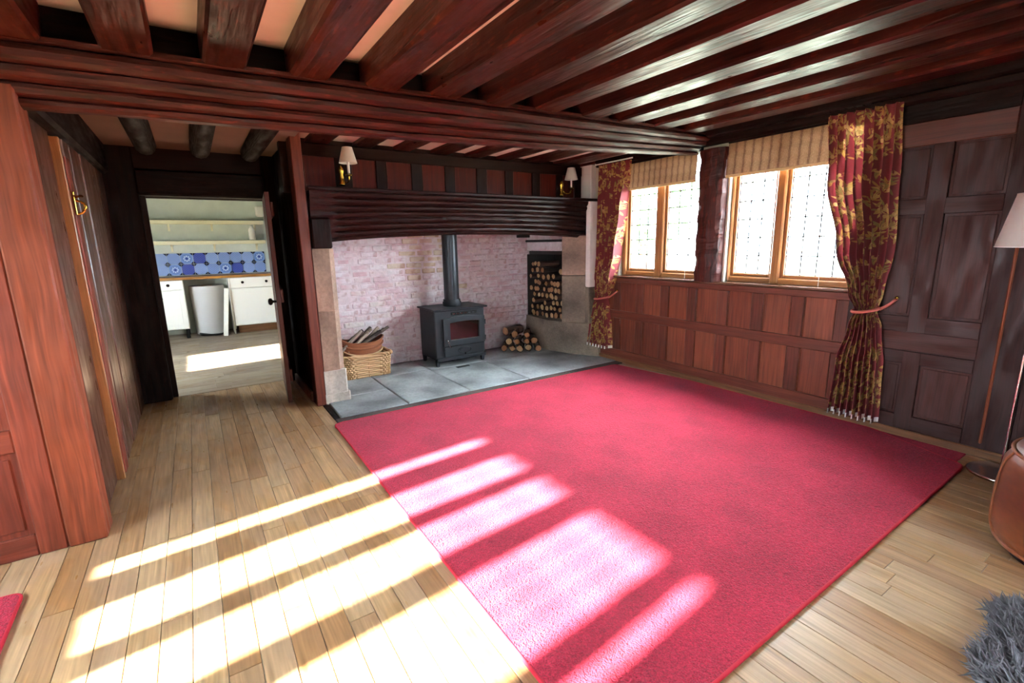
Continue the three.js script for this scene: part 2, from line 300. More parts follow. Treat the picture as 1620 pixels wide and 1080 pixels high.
{
  const prof = [[0, 1], [0, 0.92], [-0.022, 0.885], [-0.006, 0.85], [0.004, 0.76], [-0.004, 0.66], [-0.026, 0.60], [-0.05, 0.585], [-0.04, 0.55], [-0.046, 0.46], [-0.062, 0.40], [-0.10, 0.375], [-0.125, 0.36], [-0.112, 0.33], [-0.108, 0.27], [-0.122, 0.19], [-0.150, 0.17], [-0.165, 0.15], [-0.152, 0.11], [-0.156, 0.05], [-0.178, 0], [-0.225, -0.01], [-0.25, 0.02], [-0.25, 1]];
  const g = loft(span(-3.0, 4.44, 150), (x) => {
    const t = clamp((x + 0.55) / 5.05), yb = 2.215 + 0.182 * t - 0.03 * Math.sin(Math.PI * t), yt = 2.49 + 0.018 * x;
    return prof.map(([d, f], k) => [-3.10 + d + 0.010 * (N1(x / 8 + 0.5, k * 0.13 % 1, 40, 7, 3) - 0.5), yb + (yt - yb) * f + 0.010 * (N2(x / 8 + 0.5, k * 0.17 % 1, 50, 7, 3) - 0.5)]);
  });
  mesh('timber', g, M.beam, beam);
}

// ---------- window wall on the right ----------
const wallR = struct('wall_right', 'oak panelled window wall with small square wainscot panels', 'wall');
for (const [y0, y1, z0, z1] of [[0, 1.09, -4.8, 1.8], [2.50, 2.8, -4.8, 1.8], [1.09, 2.5, -4.8, -4.35], [1.09, 2.5, -3.22, -2.90], [1.09, 2.5, -1.74, 1.8]])
  box('wall_core', M.outer, wallR, 4.50, 4.80, y0, y1, z0, z1, 0.001);
const R = onX(4.5, -1);
{
  const L0 = -4.66, P = 0.367, PW = 0.258;
  for (const [y0, y1] of [[0.16, 0.57], [0.67, 1.03]]) for (let i = 0; i < 8; i++) {
    const a = L0 + i * P;
    R('panel', M.panel, wallR, a - 0.01, a + PW + 0.01, y0 - 0.01, y1 + 0.01, 0, 0.006, 0.003, 'y');
    R('moulding', M.beading, wallR, a + 0.001, a + 0.013, y0, y1, 0.004, 0.020, 0.010, 'y');
    R('moulding', M.stile[0], wallR, a + PW - 0.010, a + PW - 0.001, y0, y1, 0.004, 0.015, 0.006, 'y');
    R('stile', M.stile, wallR, a + PW, a + P, y0, y1, 0, 0.024, 0.005, 'y');
  }
  R('stile', M.stile, wallR, -4.76, -4.66, 0.06, 1.09, 0, 0.024, 0.005, 'y');
  for (const [y0, y1] of [[0.055, 0.16], [0.57, 0.67], [1.03, 1.09]]) R('rail', M.stile, wallR, L0, -1.72, y0, y1, 0, 0.025, 0.005, 'z');
  // tall panelling to the right of the windows
  const bays = [[-1.66, -1.335], [-1.22, -0.925], [-0.68, -0.34], [-0.22, 0.12], [0.24, 0.58], [0.70, 1.04], [1.16, 1.50]];
  const rows = [[0.175, 0.58], [0.945, 1.692], [1.805, 2.17]];
  bays.forEach(([a, b], i) => {
    for (const [y0, y1] of rows) {
      into(R('panel', M.dpanel, wallR, a - 0.01, b + 0.01, y0 - 0.01, y1 + 0.01, 0, 0.005, 0.003, 'y'), R('field', M.dpanel, wallR, a + 0.018, b - 0.018, y0 + 0.018, y1 - 0.018, 0.004, 0.011, 0.006, 'y'));
    }
    const n = bays[i + 1];
    if (n) { if (i === 1) R('stile', M.dstile, wallR, b, n[0], 0.06, 2.47, 0, 0.03, 0.005, 'y'); else for (const [y0, y1] of [[0.06, 0.68], [0.825, 2.33]]) R('stile', M.dstile, wallR, b, n[0], y0, y1, 0, 0.027, 0.005, 'y'); }
  });
  for (const [a, b] of [[-1.72, -0.925], [-0.68, 1.72]]) {
    R('frieze_panel', M.dpanel, wallR, a, b, 0.67, 0.835, 0, 0.006, 0.003, 'z');
    for (const [y0, y1] of [[0.06, 0.175], [0.58, 0.68], [0.825, 0.945], [1.692, 1.805]]) R('rail', M.dstile, wallR, a, b, y0, y1, 0, 0.026, 0.005, 'z');
    R('top_rail', M.stile[2], wallR, a, b, 2.17, 2.335, 0, 0.028, 0.006, 'z'); R('frieze_board', M.dark, wallR, a, b, 2.335, 2.47, 0, 0.02, 0.004, 'z');
  }
  R('stile', M.dstile, wallR, -1.74, -1.66, 0.06, 2.33, 0, 0.029, 0.005, 'y');
  R('bead', M.orange[0], wallR, -0.830, -0.812, 0.10, 2.2, 0.028, 0.042, 0.007, 'y');
  R('cornice', M.dark, wallR, -4.76, 1.72, 2.46, 2.56, -0.02, 0.07, 0.02, 'z');
}
const skirt = struct('baseboard_right', 'pale brown skirting board under the oak wainscot', 'skirting');
box('board', M.skirt, skirt, 4.455, 4.5, 0, 0.062, -4.72, 1.7, 0.008);
const post = struct('trim_1', 'weathered oak post standing between the two leaded windows', 'post');
{
  const g = loft(span(1.11, 2.42, 70), (y) => { const w = (k) => 0.034 * (N1(y / 2, k * 0.21 % 1, 26, 7, 4) - 0.5); return [[4.66, -3.24], [4.50, -3.24], [4.43 + w(1), -3.20 + w(2)], [4.415 + w(3), -3.15 + w(4)], [4.40 + w(5), -3.06 + w(5)], [4.41 + w(6), -2.98 + w(7)], [4.44 + w(8), -2.945 + w(9)], [4.50, -2.92], [4.66, -2.90]].map(([x, z]) => [x, z]); });
  // loft runs along x: turn its (x, outline) into (height, plan)
  const p = g.attributes.position; for (let i = 0; i < p.count; i++) p.setXYZ(i, p.getZ(i), p.getX(i), p.getY(i)); g.computeVertexNormals();
  mesh('timber', g, M.beam, post);
}
const windowSill = struct('trim_2', 'long glossy window ledge capping the wainscot below both windows', 'sill');
box('ledge', M.sill, windowSill, 4.425, 4.66, 1.092, 1.118, -4.40, -1.72, 0.008);

// leaded lights in a frame; X is the glass plane, lights are [z0, z1]
function leaded(par, at, lights, y0, y1, paneW, rows, mats) {
  for (const [a, b] of lights) {
    const cols = Math.max(1, Math.round((b - a) / paneW)), pw = (b - a) / cols, ph = (y1 - y0) / rows, cames = [];
    for (let i = 0; i < cols; i++) for (let j = 0; j < rows; j++) at('pane', M.glass, par, a + i * pw + 0.004, a + (i + 1) * pw - 0.004, y0 + j * ph + 0.004, y0 + (j + 1) * ph - 0.004, -0.0015, 0.0015, 0.0002);
    for (let i = 0; i <= cols; i++) cames.push(at('lead_came', M.lead, par, a + i * pw - 0.0055, a + i * pw + 0.0055, y0, y1, -0.004, 0.005, 0.002));
    for (let j = 0; j <= rows; j++) cames.push(at('lead_came', M.lead, par, a, b, y0 + j * ph - 0.0055, y0 + j * ph + 0.0055, -0.0045, 0.0045, 0.002));
    for (let i = 0; i <= cols; i++) for (let j = 0; j <= rows; j++) cames.push(at('lead_came', M.lead, par, a + i * pw - 0.010, a + i * pw + 0.010, y0 + j * ph - 0.010, y0 + j * ph + 0.010, -0.006, 0.006, 0.005));
    const geo = joined(cames.map((m) => { m.updateMatrix(); par.remove(m); return m.geometry.clone().applyMatrix4(m.matrix); }));
    mesh('lead_lattice', geo, M.lead, par);
    if (mats) {                                          // opening casement inside the frame
      for (const s of [[a - 0.03, a], [b, b + 0.03]]) at('casement_stile', mats, par, s[0], s[1], y0 - 0.03, y1 + 0.03, -0.02, 0.025, 0.006, 'y');
      for (const s of [[y0 - 0.03, y0], [y1, y1 + 0.03]]) at('casement_rail', mats, par, a, b, s[0], s[1], -0.02, 0.025, 0.006);
    }
  }
}
function windowRight(name, label, z0, z1, lights) {
  const w = struct(name, label, 'window'), at = onX(4.60, -1);
  leaded(w, at, lights, 1.205, 2.42, 0.14, 7, M.frame);
  let e = z0; const ends = [];
  for (const [a, b] of lights) { ends.push([e, a - 0.03]); e = b + 0.03; } ends.push([e, z1]);
  ends.forEach(([a, b], i) => at(i === 0 || i === ends.length - 1 ? 'jamb' : 'mullion', M.frame, w, a, b, 1.118, 2.5, -0.05, 0.06, 0.012, 'y'));
  at('bottom_rail', M.frame, w, z0, z1, 1.118, 1.175, -0.05, 0.05, 0.01, 'z'); at('head', M.frame, w, z0, z1, 2.45, 2.5, -0.05, 0.05, 0.01, 'z');
  return w;
}
windowRight('window_1', 'two-light leaded window beside the fireplace curtain', -4.35, -3.23, [[-4.25, -3.865], [-3.695, -3.27]]);
windowRight('window_2', 'two-light leaded window between the oak post and the tied curtain', -2.90, -1.74, [[-2.845, -2.49], [-2.345, -1.81]]);

// ---------- fireplace wall ----------
const brickWall = struct('wall_back', 'limewashed brick back of the wide inglenook fireplace', 'wall');
box('backing', M.brick[1], brickWall, 0.95, 4.85, 0, 2.3, -6.12, -5.969, 0.001);
{
  const CH = 0.0775, BW = 0.232, J = 0.010;
  for (let r = 0; r < 22; r++) {
    let x = 1.10 + (r % 2 ? -0.12 : 0) + rr(-0.03, 0.03);
    while (x < 4.30) {
      const w = BW * rr(0.88, 1.08), a = Math.max(1.12, x), b = Math.min(4.34, x + w - J); x += w;
      if (b - a < 0.03) continue;
      const cx = (a + b) / 2, cy = (r + 0.5) * CH, st = smooth(0.55, 0.25, Math.abs(cx - 2.62)) * smooth(0.9, 1.3, cy) > rnd() * 1.1;
      const m = box('brick', st ? M.stain : M.brick, brickWall, 0, Math.round((b - a) * 40) / 40 - 0.004, 0, CH - J + 0.004, 0, 0.05, 0.014);
      m.position.set(cx, cy + rr(-0.003, 0.003), -5.985 + rr(-0.009, 0.003)); m.rotation.z = rr(-0.012, 0.012); m.rotation.y = rr(-0.015, 0.015);
    }
  }
  const hood = struct('wall_flue', 'sooty chimney throat hidden behind the oak lintel', 'wall');
  box('cheek_left', M.brick[0], hood, 0.97, 1.14, 0, 2.02, -5.95, -5.01, 0.004);
  box('flue_hood', M.sootshade, hood, 0.95, 4.85, 2.2, 2.32, -5.97, -5.06, 0.002);
  box('flue_breast', M.sootshade, hood, 1.15, 4.6, 1.66, 2.3, -5.14, -5.08, 0.002);
  box('damper_bar', M.ironbar, brickWall, 4.02, 4.20, 1.615, 1.655, -5.95, -5.86, 0.004);
}
const niche = struct('wall_niche', 'stone side of the fireplace with a square log recess', 'wall');
{
  const block = (n, m, pts, y0, y1) => { const sh = new THREE.Shape(pts.map((p) => new THREE.Vector2(...p))); const g = new THREE.ExtrudeGeometry(sh, { depth: y1 - y0 - 0.02, steps: 8, bevelEnabled: true, bevelSize: 0.01, bevelThickness: 0.01, bevelSegments: 2 }); g.rotateX(-Math.PI / 2); mesh(n, boxUV(g, 'y'), m, niche, [0, y0 + 0.01, 0]); };
  block('ledge', M.greystone, [[4.20, 5.96], [4.15, 5.36], [4.27, 4.94], [4.44, 4.64], [4.8, 4.64], [4.8, 5.96]], 0, 0.455);
  const pp = [[4.17, 5.06], [4.28, 4.93], [4.37, 4.80], [4.8, 4.80], [4.8, 5.06]];
  block('pier_stone', M.greystone, pp, 0.457, 1.095); block('pier_stone', M.stone, pp, 1.10, 1.62);
  box('recess_back', M.sootshade, niche, 4.74, 4.81, 0.45, 1.5, -5.96, -5.07, 0.002);
  box('recess_shade_lining', M.sootshade, niche, 4.215, 4.74, 0.456, 1.37, -5.96, -5.943, 0.001);  // dark lining added over the brick to paint the recess shade
  box('recess_roof', M.sootshade, niche, 4.25, 4.80, 1.37, 1.42, -5.96, -5.07, 0.01);
  box('recess_head', M.brick[1], niche, 4.21, 4.81, 1.42, 2.2, -5.96, -5.07, 0.012);
  box('stick_lintel', M.ironbar, niche, 4.16, 4.21, 1.545, 1.578, -5.93, -5.07, 0.01, 'z');
}
box('wall_core', M.outer, wallR, 4.82, 4.95, 0, 2.8, -6.1, -4.7, 0.001);
const plasterReturn = struct('wall_return', 'white plaster strip between the mantel end and the curtain', 'wall');
box('plaster', M.plaster, plasterReturn, 4.33, 4.82, 0.95, 2.045, -4.795, -4.715, 0.01); box('upper_plaster', M.plaster, plasterReturn, 4.46, 4.82, 2.05, 2.6, -5.2, -4.85, 0.01);
box('stone_foot', M.greystone, plasterReturn, 4.33, 4.82, 0.46, 0.948, -4.795, -4.71, 0.01);

const pierL = struct('fireplace_pier', 'pink-buff stone fireplace pier with chamfered edge and pale plinth', 'pier');
{
  const plan = (x0, x1, c) => new THREE.Shape([[x0, 4.80], [x1 - c, 4.80], [x1, 4.80 + c], [x1, 5.0], [x0, 5.0]].map((p) => new THREE.Vector2(...p)));
  const up = (s, y0, y1, m, n) => { const g = new THREE.ExtrudeGeometry(s, { depth: y1 - y0, bevelEnabled: true, bevelSize: 0.004, bevelThickness: 0.004, bevelSegments: 1 }); g.rotateX(-Math.PI / 2); mesh(n, boxUV(g, 'y'), m, pierL, [0, y0, 0]); };
  up(plan(0.95, 1.145, 0.05), 0.345, 0.93, M.stone, 'shaft_stone'); up(plan(0.95, 1.145, 0.05), 0.936, 1.52, M.stone, 'shaft_stone');
  up(plan(0.945, 1.155, 0.012), 0.11, 0.340, M.palestone, 'plinth_stone'); up(plan(0.94, 1.175, 0.01), 0.0, 0.105, M.palestone, 'plinth_stone');
}
const lintel = struct('fireplace_lintel', 'huge blackened oak fireplace lintel carved with long horizontal rolls', 'lintel');
{
  const g = loft(span(0.965, 4.585, 110), (x) => {
    const t = (x - 0.965) / 3.62, yb = 1.555 + 0.09 * Math.pow(Math.sin(Math.PI * clamp(t)), 0.6), yt = 2.045, pts = [], n = 104;
    const stop = smooth(1.16, 1.24, x) * (1 - smooth(4.42, 4.46, x));
    for (let k = 0; k <= n; k++) {
      const f = k / n, rib = Math.pow(Math.abs(Math.sin(Math.PI * 7.5 * f)), 0.4);
      const dep = mix(0.30, 0.17, Math.pow(f, 0.9)) + stop * (0.028 * rib - 0.02) + (f > 0.93 ? -(f - 0.93) * 0.5 : 0);
      pts.push([-5.05 + dep + 0.012 * (N1(x / 8, f * 0.9, 90, 12, 4) - 0.5), mix(yt, yb, f) + 0.004 * (N2(x / 8, f, 30, 9, 3) - 0.5)]);
    }
    pts.push([-5.12, yb + 0.02], [-5.12, yt]);
    return pts;
  });
  mesh('timber', g, M.mantel, lintel);
  box('shelf', M.mantel, lintel, 0.94, 4.615, 2.045, 2.078, -5.06, -4.70, 0.008);
  box('end_block', M.dark, lintel, 0.955, 1.13, 1.525, 1.80, -5.0, -4.775, 0.012, 'y');
  mesh('corbel', boxUV(new THREE.CylinderGeometry(0.03, 0.055, 0.40, 10).toNonIndexed(), 'y'), M.mantel, lintel, [4.565, 1.77, -4.80]);
}
const over = struct('wall_overmantel', 'row of dark oak panels above the fireplace lintel', 'wall');
{
  const O = onZ(-5.06, 1), ps = [[0.994, 1.28], [1.44, 1.69], [1.80, 2.07], [2.195, 2.463], [2.587, 2.867], [3.004, 3.26], [3.375, 3.655], [3.78, 4.04], [4.15, 4.34]];
  O('backing', M.darkp, over, 0.80, 4.47, 2.05, 2.56, -0.08, 0.0, 0.001);
  ps.forEach(([a, b], i) => { O('panel', M.overp, over, a - 0.005, b + 0.005, 2.095, 2.392, 0, 0.006, 0.003, 'y'); O('stile', M.darkp, over, b, i < 8 ? ps[i + 1][0] : 4.47, 2.078, 2.40, 0, 0.02, 0.005, 'y'); O('moulding', M.stile[1], over, a, a + 0.008, 2.1, 2.385, 0.004, 0.016, 0.004, 'y'); });
  O('top_rail', M.darkp, over, 0.94, 4.47, 2.388, 2.50, 0, 0.03, 0.006, 'x');
  O('bottom_rail', M.darkp, over, 0.94, 4.47, 2.076, 2.10, 0, 0.021, 0.005, 'x');
}
const firePost = struct('trim_3', 'tall red-brown oak post at the left edge of the fireplace', 'post');
box('timber', M.stile[1], firePost, 0.85, 0.945, 0, 2.56, -4.97, -4.80, 0.008, 'y');

// ---------- passage to the kitchen ----------
const passR = struct('wall_passage_right', 'dark boarded side of the passage behind the fireplace post', 'wall');
box('boarding', M.dark, passR, 0.86, 0.96, 0, 2.6, -5.97, -4.965, 0.004, 'y');
box('skirting', M.palestone, passR, 0.835, 0.86, 0, 0.10, -5.9, -5.0, 0.004);
const passB = struct('wall_passage_back', 'black-brown timber door frame leading into the kitchen', 'wall');
box('jamb', M.dark, passB, -0.62, -0.345, 0, 2.6, -6.12, -5.95, 0.012, 'y');
box('jamb', M.dark, passB, 0.735, 0.98, 0, 2.6, -6.12, -5.95, 0.012, 'y');
box('door_head', M.dark, passB, -0.35, 0.74, 2.06, 2.30, -6.12, -5.93, 0.014);
box('header', M.darkp, passB, -0.62, 0.98, 2.30, 2.62, -6.10, -5.96, 0.008);
box('doorstop', M.darkp, passB, -0.345, -0.30, 0, 2.06, -6.11, -6.06, 0.004, 'y');
const kdoor = struct('door_1', 'red-brown ledged kitchen door standing open, seen edge-on', 'door');
{
  kdoor.position.set(0.735, 0, -5.93); kdoor.rotation.y = 1.475;
  for (let i = 0; i < 6; i++) box('plank', M.stile, kdoor, -0.86 + i * 0.1435, -0.86 + i * 0.1435 + 0.141, 0.01, 2.05, -0.02, 0.02, 0.004, 'y');
  for (const y of [0.22, 1.02, 1.83]) box('ledge', M.stile[0], kdoor, -0.85, -0.01, y, y + 0.13, 0.02, 0.045, 0.005, 'x');
  for (const y of [0.25, 1.86]) box('strap_hinge', M.ironbar, kdoor, -0.5, 0.01, y + 0.03, y + 0.07, 0.045, 0.052, 0.002, 'x');
  mesh('knob', lathe([[0, 0], [0.012, 0], [0.012, 0.03], [0.03, 0.04], [0.034, 0.055], [0.024, 0.07], [0, 0.074]], 16), M.ironbar, kdoor, [-0.80, 1.03, -0.02], [-Math.PI / 2, 0, 0]);
}
const wallPL = struct('wall_passage_left', 'vertical plank wall lining the left side of the passage', 'wall');
{
  box('backing', M.dark, wallPL, -0.80, -0.635, 0, 2.6, -6.0, -3.38, 0.002);
  let z = -5.95; for (let i = 0; i < 9; i++) { box('plank', M.plank, wallPL, -0.635, -0.585 + rr(-0.004, 0.004), 0.0, 2.5, z + 0.003, z + 0.188, 0.007, 'y'); z += 0.191; }
  box('panel', M.plank[1], wallPL, -0.64, -0.615, 0, 2.3, -4.02, -3.42, 0.003, 'y');
  box('rib', M.dstile[1], wallPL, -0.64, -0.594, 0, 2.3, -3.52, -3.44, 0.006, 'y');
  box('door_lining', M.frame, wallPL, -0.64, -0.572, 0, 2.22, -4.06, -4.025, 0.004, 'y');
  box('door_edge', M.opanel[0], wallPL, -0.64, -0.566, 0.02, 2.12, -4.20, -4.085, 0.006, 'y');
  box('header', M.dark, wallPL, -0.66, -0.54, 2.24, 2.52, -5.95, -3.4, 0.02);
}
const latch = thing('door_latch', 'small brass thumb latch on the plank door edge', 'latch', [-0.562, 1.86, -4.10]);
box('plate', M.brass, latch, -0.004, 0.004, -0.09, 0.05, -0.02, 0.02, 0.002);
mesh('lever', tube([[0, 0.02, -0.04], [0.03, 0.025, 0], [0.045, 0.02, 0.05]], 0.008, 12), M.brass, latch);
mesh('pull', tube([[0.002, 0, 0], [0.04, -0.02, 0], [0.045, -0.05, 0], [0.02, -0.08, 0], [0.002, -0.085, 0]], 0.007, 16), M.brass, latch);

// ---------- panelled partition on the left ----------
const part = struct('wall_left_partition', 'glowing orange-brown oak panelled partition end on the left', 'wall');
{
  const Q = onZ(-3.23, 1);
  box('core', M.outer, part, -3.0, -0.63, 0, 2.6, -3.40, -3.235, 0.001);
  Q('end_post', M.orange, part, -0.737, -0.575, 0, 2.30, -0.16, 0.022, 0.008, 'y');
  Q('stile', M.opanel, part, -0.852, -0.740, 0, 2.25, -0.01, 0.014, 0.006, 'y');
  for (let k = 0; k < 4; k++) {
    const b = -0.852 - k * 0.52, a = b - 0.40;
    for (const [y0, y1] of [[0.12, 0.57], [0.69, 0.93], [1.05, 2.05]]) { into(Q('panel', M.opanel, part, a - 0.005, b + 0.005, y0 - 0.005, y1 + 0.005, -0.008, -0.002, 0.002, 'y'), Q('field', M.opanel, part, a + 0.03, b - 0.03, y0 + 0.03, y1 - 0.03, -0.003, 0.006, 0.008, 'y')); }
    for (const [y0, y1] of [[0, 0.12], [0.57, 0.69], [0.93, 1.05], [2.05, 2.25]]) Q('rail', M.opanel, part, a, b, y0, y1, -0.01, 0.013, 0.006, 'x');
    Q('stile', M.opanel, part, a - 0.12, a, 0, 2.25, -0.01, 0.014, 0.006, 'y');
  }
}

// ---------- the rest of the room, behind and left of the camera ----------
const wallL = struct('wall_left', 'left wall of the room with an added long leaded window', 'wall');
const SX = -2.85, LIGHTS = [[-2.70, -2.58], [-2.32, -2.05], [-1.90, -1.62], [-1.40, -0.875], [-0.705, -0.63]], LY0 = 1.03, LY1 = 2.15;  // unseen window added here; light widths chosen to shape the floor sun bands
for (const [y0, y1, z0, z1] of [[0, LY0 - 0.03, -3.4, 1.8], [LY1 + 0.03, 2.8, -3.4, 1.8], [LY0 - 0.03, LY1 + 0.03, -3.4, -2.76], [LY0 - 0.03, LY1 + 0.03, -0.55, 1.8]]) box('wall_core', M.dpanel[1], wallL, -3.0, -2.80, y0, y1, z0, z1, 0.001);
const win3 = struct('window_3', 'unseen long leaded window added in the left wall to shape the low sun', 'window');
{
  const at = onX(SX, 1); leaded(win3, at, LIGHTS, LY0, LY1, 0.14, 7, null);
  let e = -2.76; [...LIGHTS, [-0.55, 0]].forEach(([a, b]) => { at('mullion', M.frame, win3, e, a, LY0 - 0.03, LY1 + 0.03, -0.05, 0.05, 0.008, 'y'); e = b; });
  at('sill_rail', M.frame, win3, -2.76, -0.55, LY0 - 0.03, LY0, -0.05, 0.05, 0.004, 'z'); at('head', M.frame, win3, -2.76, -0.55, LY1, LY1 + 0.03, -0.05, 0.05, 0.004, 'z');
}
const wallB = struct('wall_rear', 'dark panelled rear wall behind the camera with an added leaded window', 'wall');
for (const [x0, x1, y0, y1] of [[-3.0, 4.8, 0, 0.98], [-3.0, 4.8, 1.95, 2.8], [-3.0, 1.2, 0.98, 1.95], [1.8, 4.8, 0.98, 1.95]]) box('wall_core', M.dpanel[0], wallB, x0, x1, y0, y1, 1.6, 1.8, 0.001);
const win4 = struct('window_4', 'small unseen single-light leaded window added in the rear wall for fill light', 'window');
{
  const at = onZ(1.70, -1), ls = [[1.26, 1.74]]; leaded(win4, at, ls, 1.03, 1.90, 0.16, 5, null);  // unseen window, added to brighten the near floor and carpet
  let e = 1.2; [...ls, [1.8, 0]].forEach(([a, b]) => { at('mullion', M.frame, win4, e, a, 0.98, 1.95, -0.05, 0.05, 0.008, 'y'); e = b; });
  at('sill_rail', M.frame, win4, 1.2, 1.8, 0.98, 1.03, -0.05, 0.05, 0.004, 'x'); at('head', M.frame, win4, 1.2, 1.8, 1.90, 1.95, -0.05, 0.05, 0.004, 'x');
}

// ---------- kitchen beyond the passage ----------
const kf = struct('floor_kitchen', 'pale plank kitchen floor beyond the doorway', 'floor');
box('slab', M.outer, kf, -2.4, 2.9, -0.14, -0.016, -10.8, -6.06, 0.001);
{ let z = -10.7; while (z < -6.07) { let x = -2.3; while (x < 1.6) { const L = rr(0.9, 1.6), b = Math.min(x + L, 1.6); if (b > -1.2 && x < 1.3) box('plank', M.kfloor, kf, x + 0.001, b - 0.001, -0.016, 0, z + 0.001, Math.min(z + 0.179, -6.062), 0.0015, 'x'); x += L; } z += 0.18; } }
box('slab_top', M.kfloor[0], kf, 1.6, 2.8, -0.017, -0.001, -10.7, -6.07, 0.001);
const kw = struct('wall_kitchen_back', 'cream kitchen wall with two rows of blue patterned tiles', 'wall');
box('plaster', M.cream, kw, -2.4, 2.9, 0, 2.8, -10.8, -10.62, 0.001);
M.tiles = [0, 1, 2, 3].map((k) => std({ map: tileTex(k), roughness: 0.25 }));
{
  const T = 0.196, tg = new THREE.BoxGeometry(T - 0.004, T - 0.004, 0.012);
  for (let r = 0; r < 2; r++) for (let i = -1; i < 9; i++) mesh('tile', tg, M.tiles[[0, 3, 2, 1, 3, 0, 2, 1, 3, 0][(i + 1 + r * 3) % 10]], kw, [-0.56 + (i + 0.5) * T , 1.075 + (r + 0.5) * T, -10.613]);
  const sg = new THREE.BoxGeometry(0.012, T - 0.004, T - 0.004);
  const ks = struct('wall_kitchen_return', 'short tiled kitchen wall return at the right of the worktop', 'wall');
  box('plaster', M.cream, ks, 1.306, 1.50, 0, 2.6, -10.62, -9.98, 0.004);
  for (let r = 2; r < 6; r++) for (let i = 0; i < 3; i++) mesh('side_tile', sg, M.tiles[(r + i * 2) % 4], ks, [1.30, 1.075 + (r + 0.5) * T, -10.5 + i * T]);
}
const kl = struct('wall_kitchen_left', 'left kitchen wall with a big window', 'wall');
for (const [y0, y1, z0, z1] of [[0, 0.9, -10.8, -6], [1.7, 2.8, -10.8, -6], [0.9, 1.7, -10.8, -8.2], [0.9, 1.7, -7.0, -6]]) box('wall_core', M.cream, kl, -2.4, -2.2, y0, y1, z0, z1, 0.001);
const kwin = struct('window_5', 'wide kitchen window beyond the doorway', 'window');
{ const at = onX(-2.3, 1); for (const z of [-8.16, -7.58]) at('pane', M.glass, kwin, z, z + 0.54, 0.95, 1.65, -0.002, 0.002, 0.0005); for (const z of [-8.2, -7.62, -7.04]) at('mullion', M.unit, kwin, z, z + 0.04, 0.9, 1.7, -0.04, 0.04, 0.006, 'y'); for (const y of [0.9, 1.65]) at('rail', M.unit, kwin, -8.2, -7.0, y, y + 0.05, -0.04, 0.04, 0.006, 'z'); }
const kr = struct('wall_kitchen_right', 'right kitchen wall out of sight behind the door', 'wall');
box('plaster', M.cream, kr, 2.8, 3.0, 0, 2.8, -10.8, -6.0, 0.001);
const kfr = struct('wall_kitchen_front', 'kitchen side of the passage wall', 'wall');
for (const [x0, x1] of [[-2.4, -0.62], [0.98, 2.9]]) box('plaster', M.cream, kfr, x0, x1, 0, 2.8, -6.14, -6.0, 0.001);
box('plaster', M.cream, kfr, -0.62, 0.98, 2.6, 2.8, -6.14, -6.0, 0.001);
const kc = struct('ceiling_kitchen', 'kitchen ceiling with dark cross beams', 'ceiling');
box('plaster', M.cream, kc, -2.4, 3.0, 2.62, 2.8, -10.8, -6.0, 0.001);
for (const z of [-9.4, -8.2, -7.0]) box('beam', M.dark, kc, -2.3, 2.9, 2.31, 2.63, z, z + 0.16, 0.012);

// ================= things =================
// ---------- carpets ----------
function roundedPoly(pts, r) {
  const sh = new THREE.Shape(), n = pts.length, V = pts.map((p) => new THREE.Vector2(...p));
  V.forEach((p, i) => { const a = V[(i + n - 1) % n], b = V[(i + 1) % n], u = p.clone().add(a.clone().sub(p).setLength(r)), w = p.clone().add(b.clone().sub(p).setLength(r)); i ? sh.lineTo(u.x, u.y) : sh.moveTo(u.x, u.y); sh.quadraticCurveTo(p.x, p.y, w.x, w.y); });
  sh.closePath(); return sh;
}
function carpet(name, label, pts, y, th, r, bound = true) {
  const c = thing(name, label, 'carpet'), sh = roundedPoly(pts.map(([x, z]) => [x, -z]), r);
  const g = new THREE.ExtrudeGeometry(sh, { depth: th - 0.002, bevelEnabled: true, bevelSize: 0.004, bevelThickness: 0.002, bevelSegments: 1, curveSegments: 6 }); g.rotateX(-Math.PI / 2); g.translate(0, y, 0);
  mesh('pile', boxUV(g, 'x'), M.carpet, c);
  if (bound) { const q = sh.getSpacedPoints(160).map((p) => [p.x, y + th * 0.55, -p.y]); q.pop(); mesh('binding', tube(q, 0.0085, 480, 6, true), M.binding, c); }
  return c;
}
carpet('carpet', 'large crimson carpet with bound edge filling the room centre', [[0.865, -4.193], [4.30, -4.185], [4.435, -3.2], [4.445, -1.45], [4.19, -0.825], [0.85, -0.79]], 0.0025, 0.013, 0.05);
carpet('carpet_offcut', 'dark crimson carpet offcut between the large carpet and the skirting', [[4.30, -1.06], [4.452, -1.40], [4.452, -0.88], [4.225, -0.88]], 0.0012, 0.006, 0.008, false);
carpet('rug', 'small crimson rug corner at the far left on bare boards', [[-0.845, -2.87], [-0.80, -1.6], [-1.9, -1.55], [-1.9, -2.9]], 0.0, 0.014, 0.05);

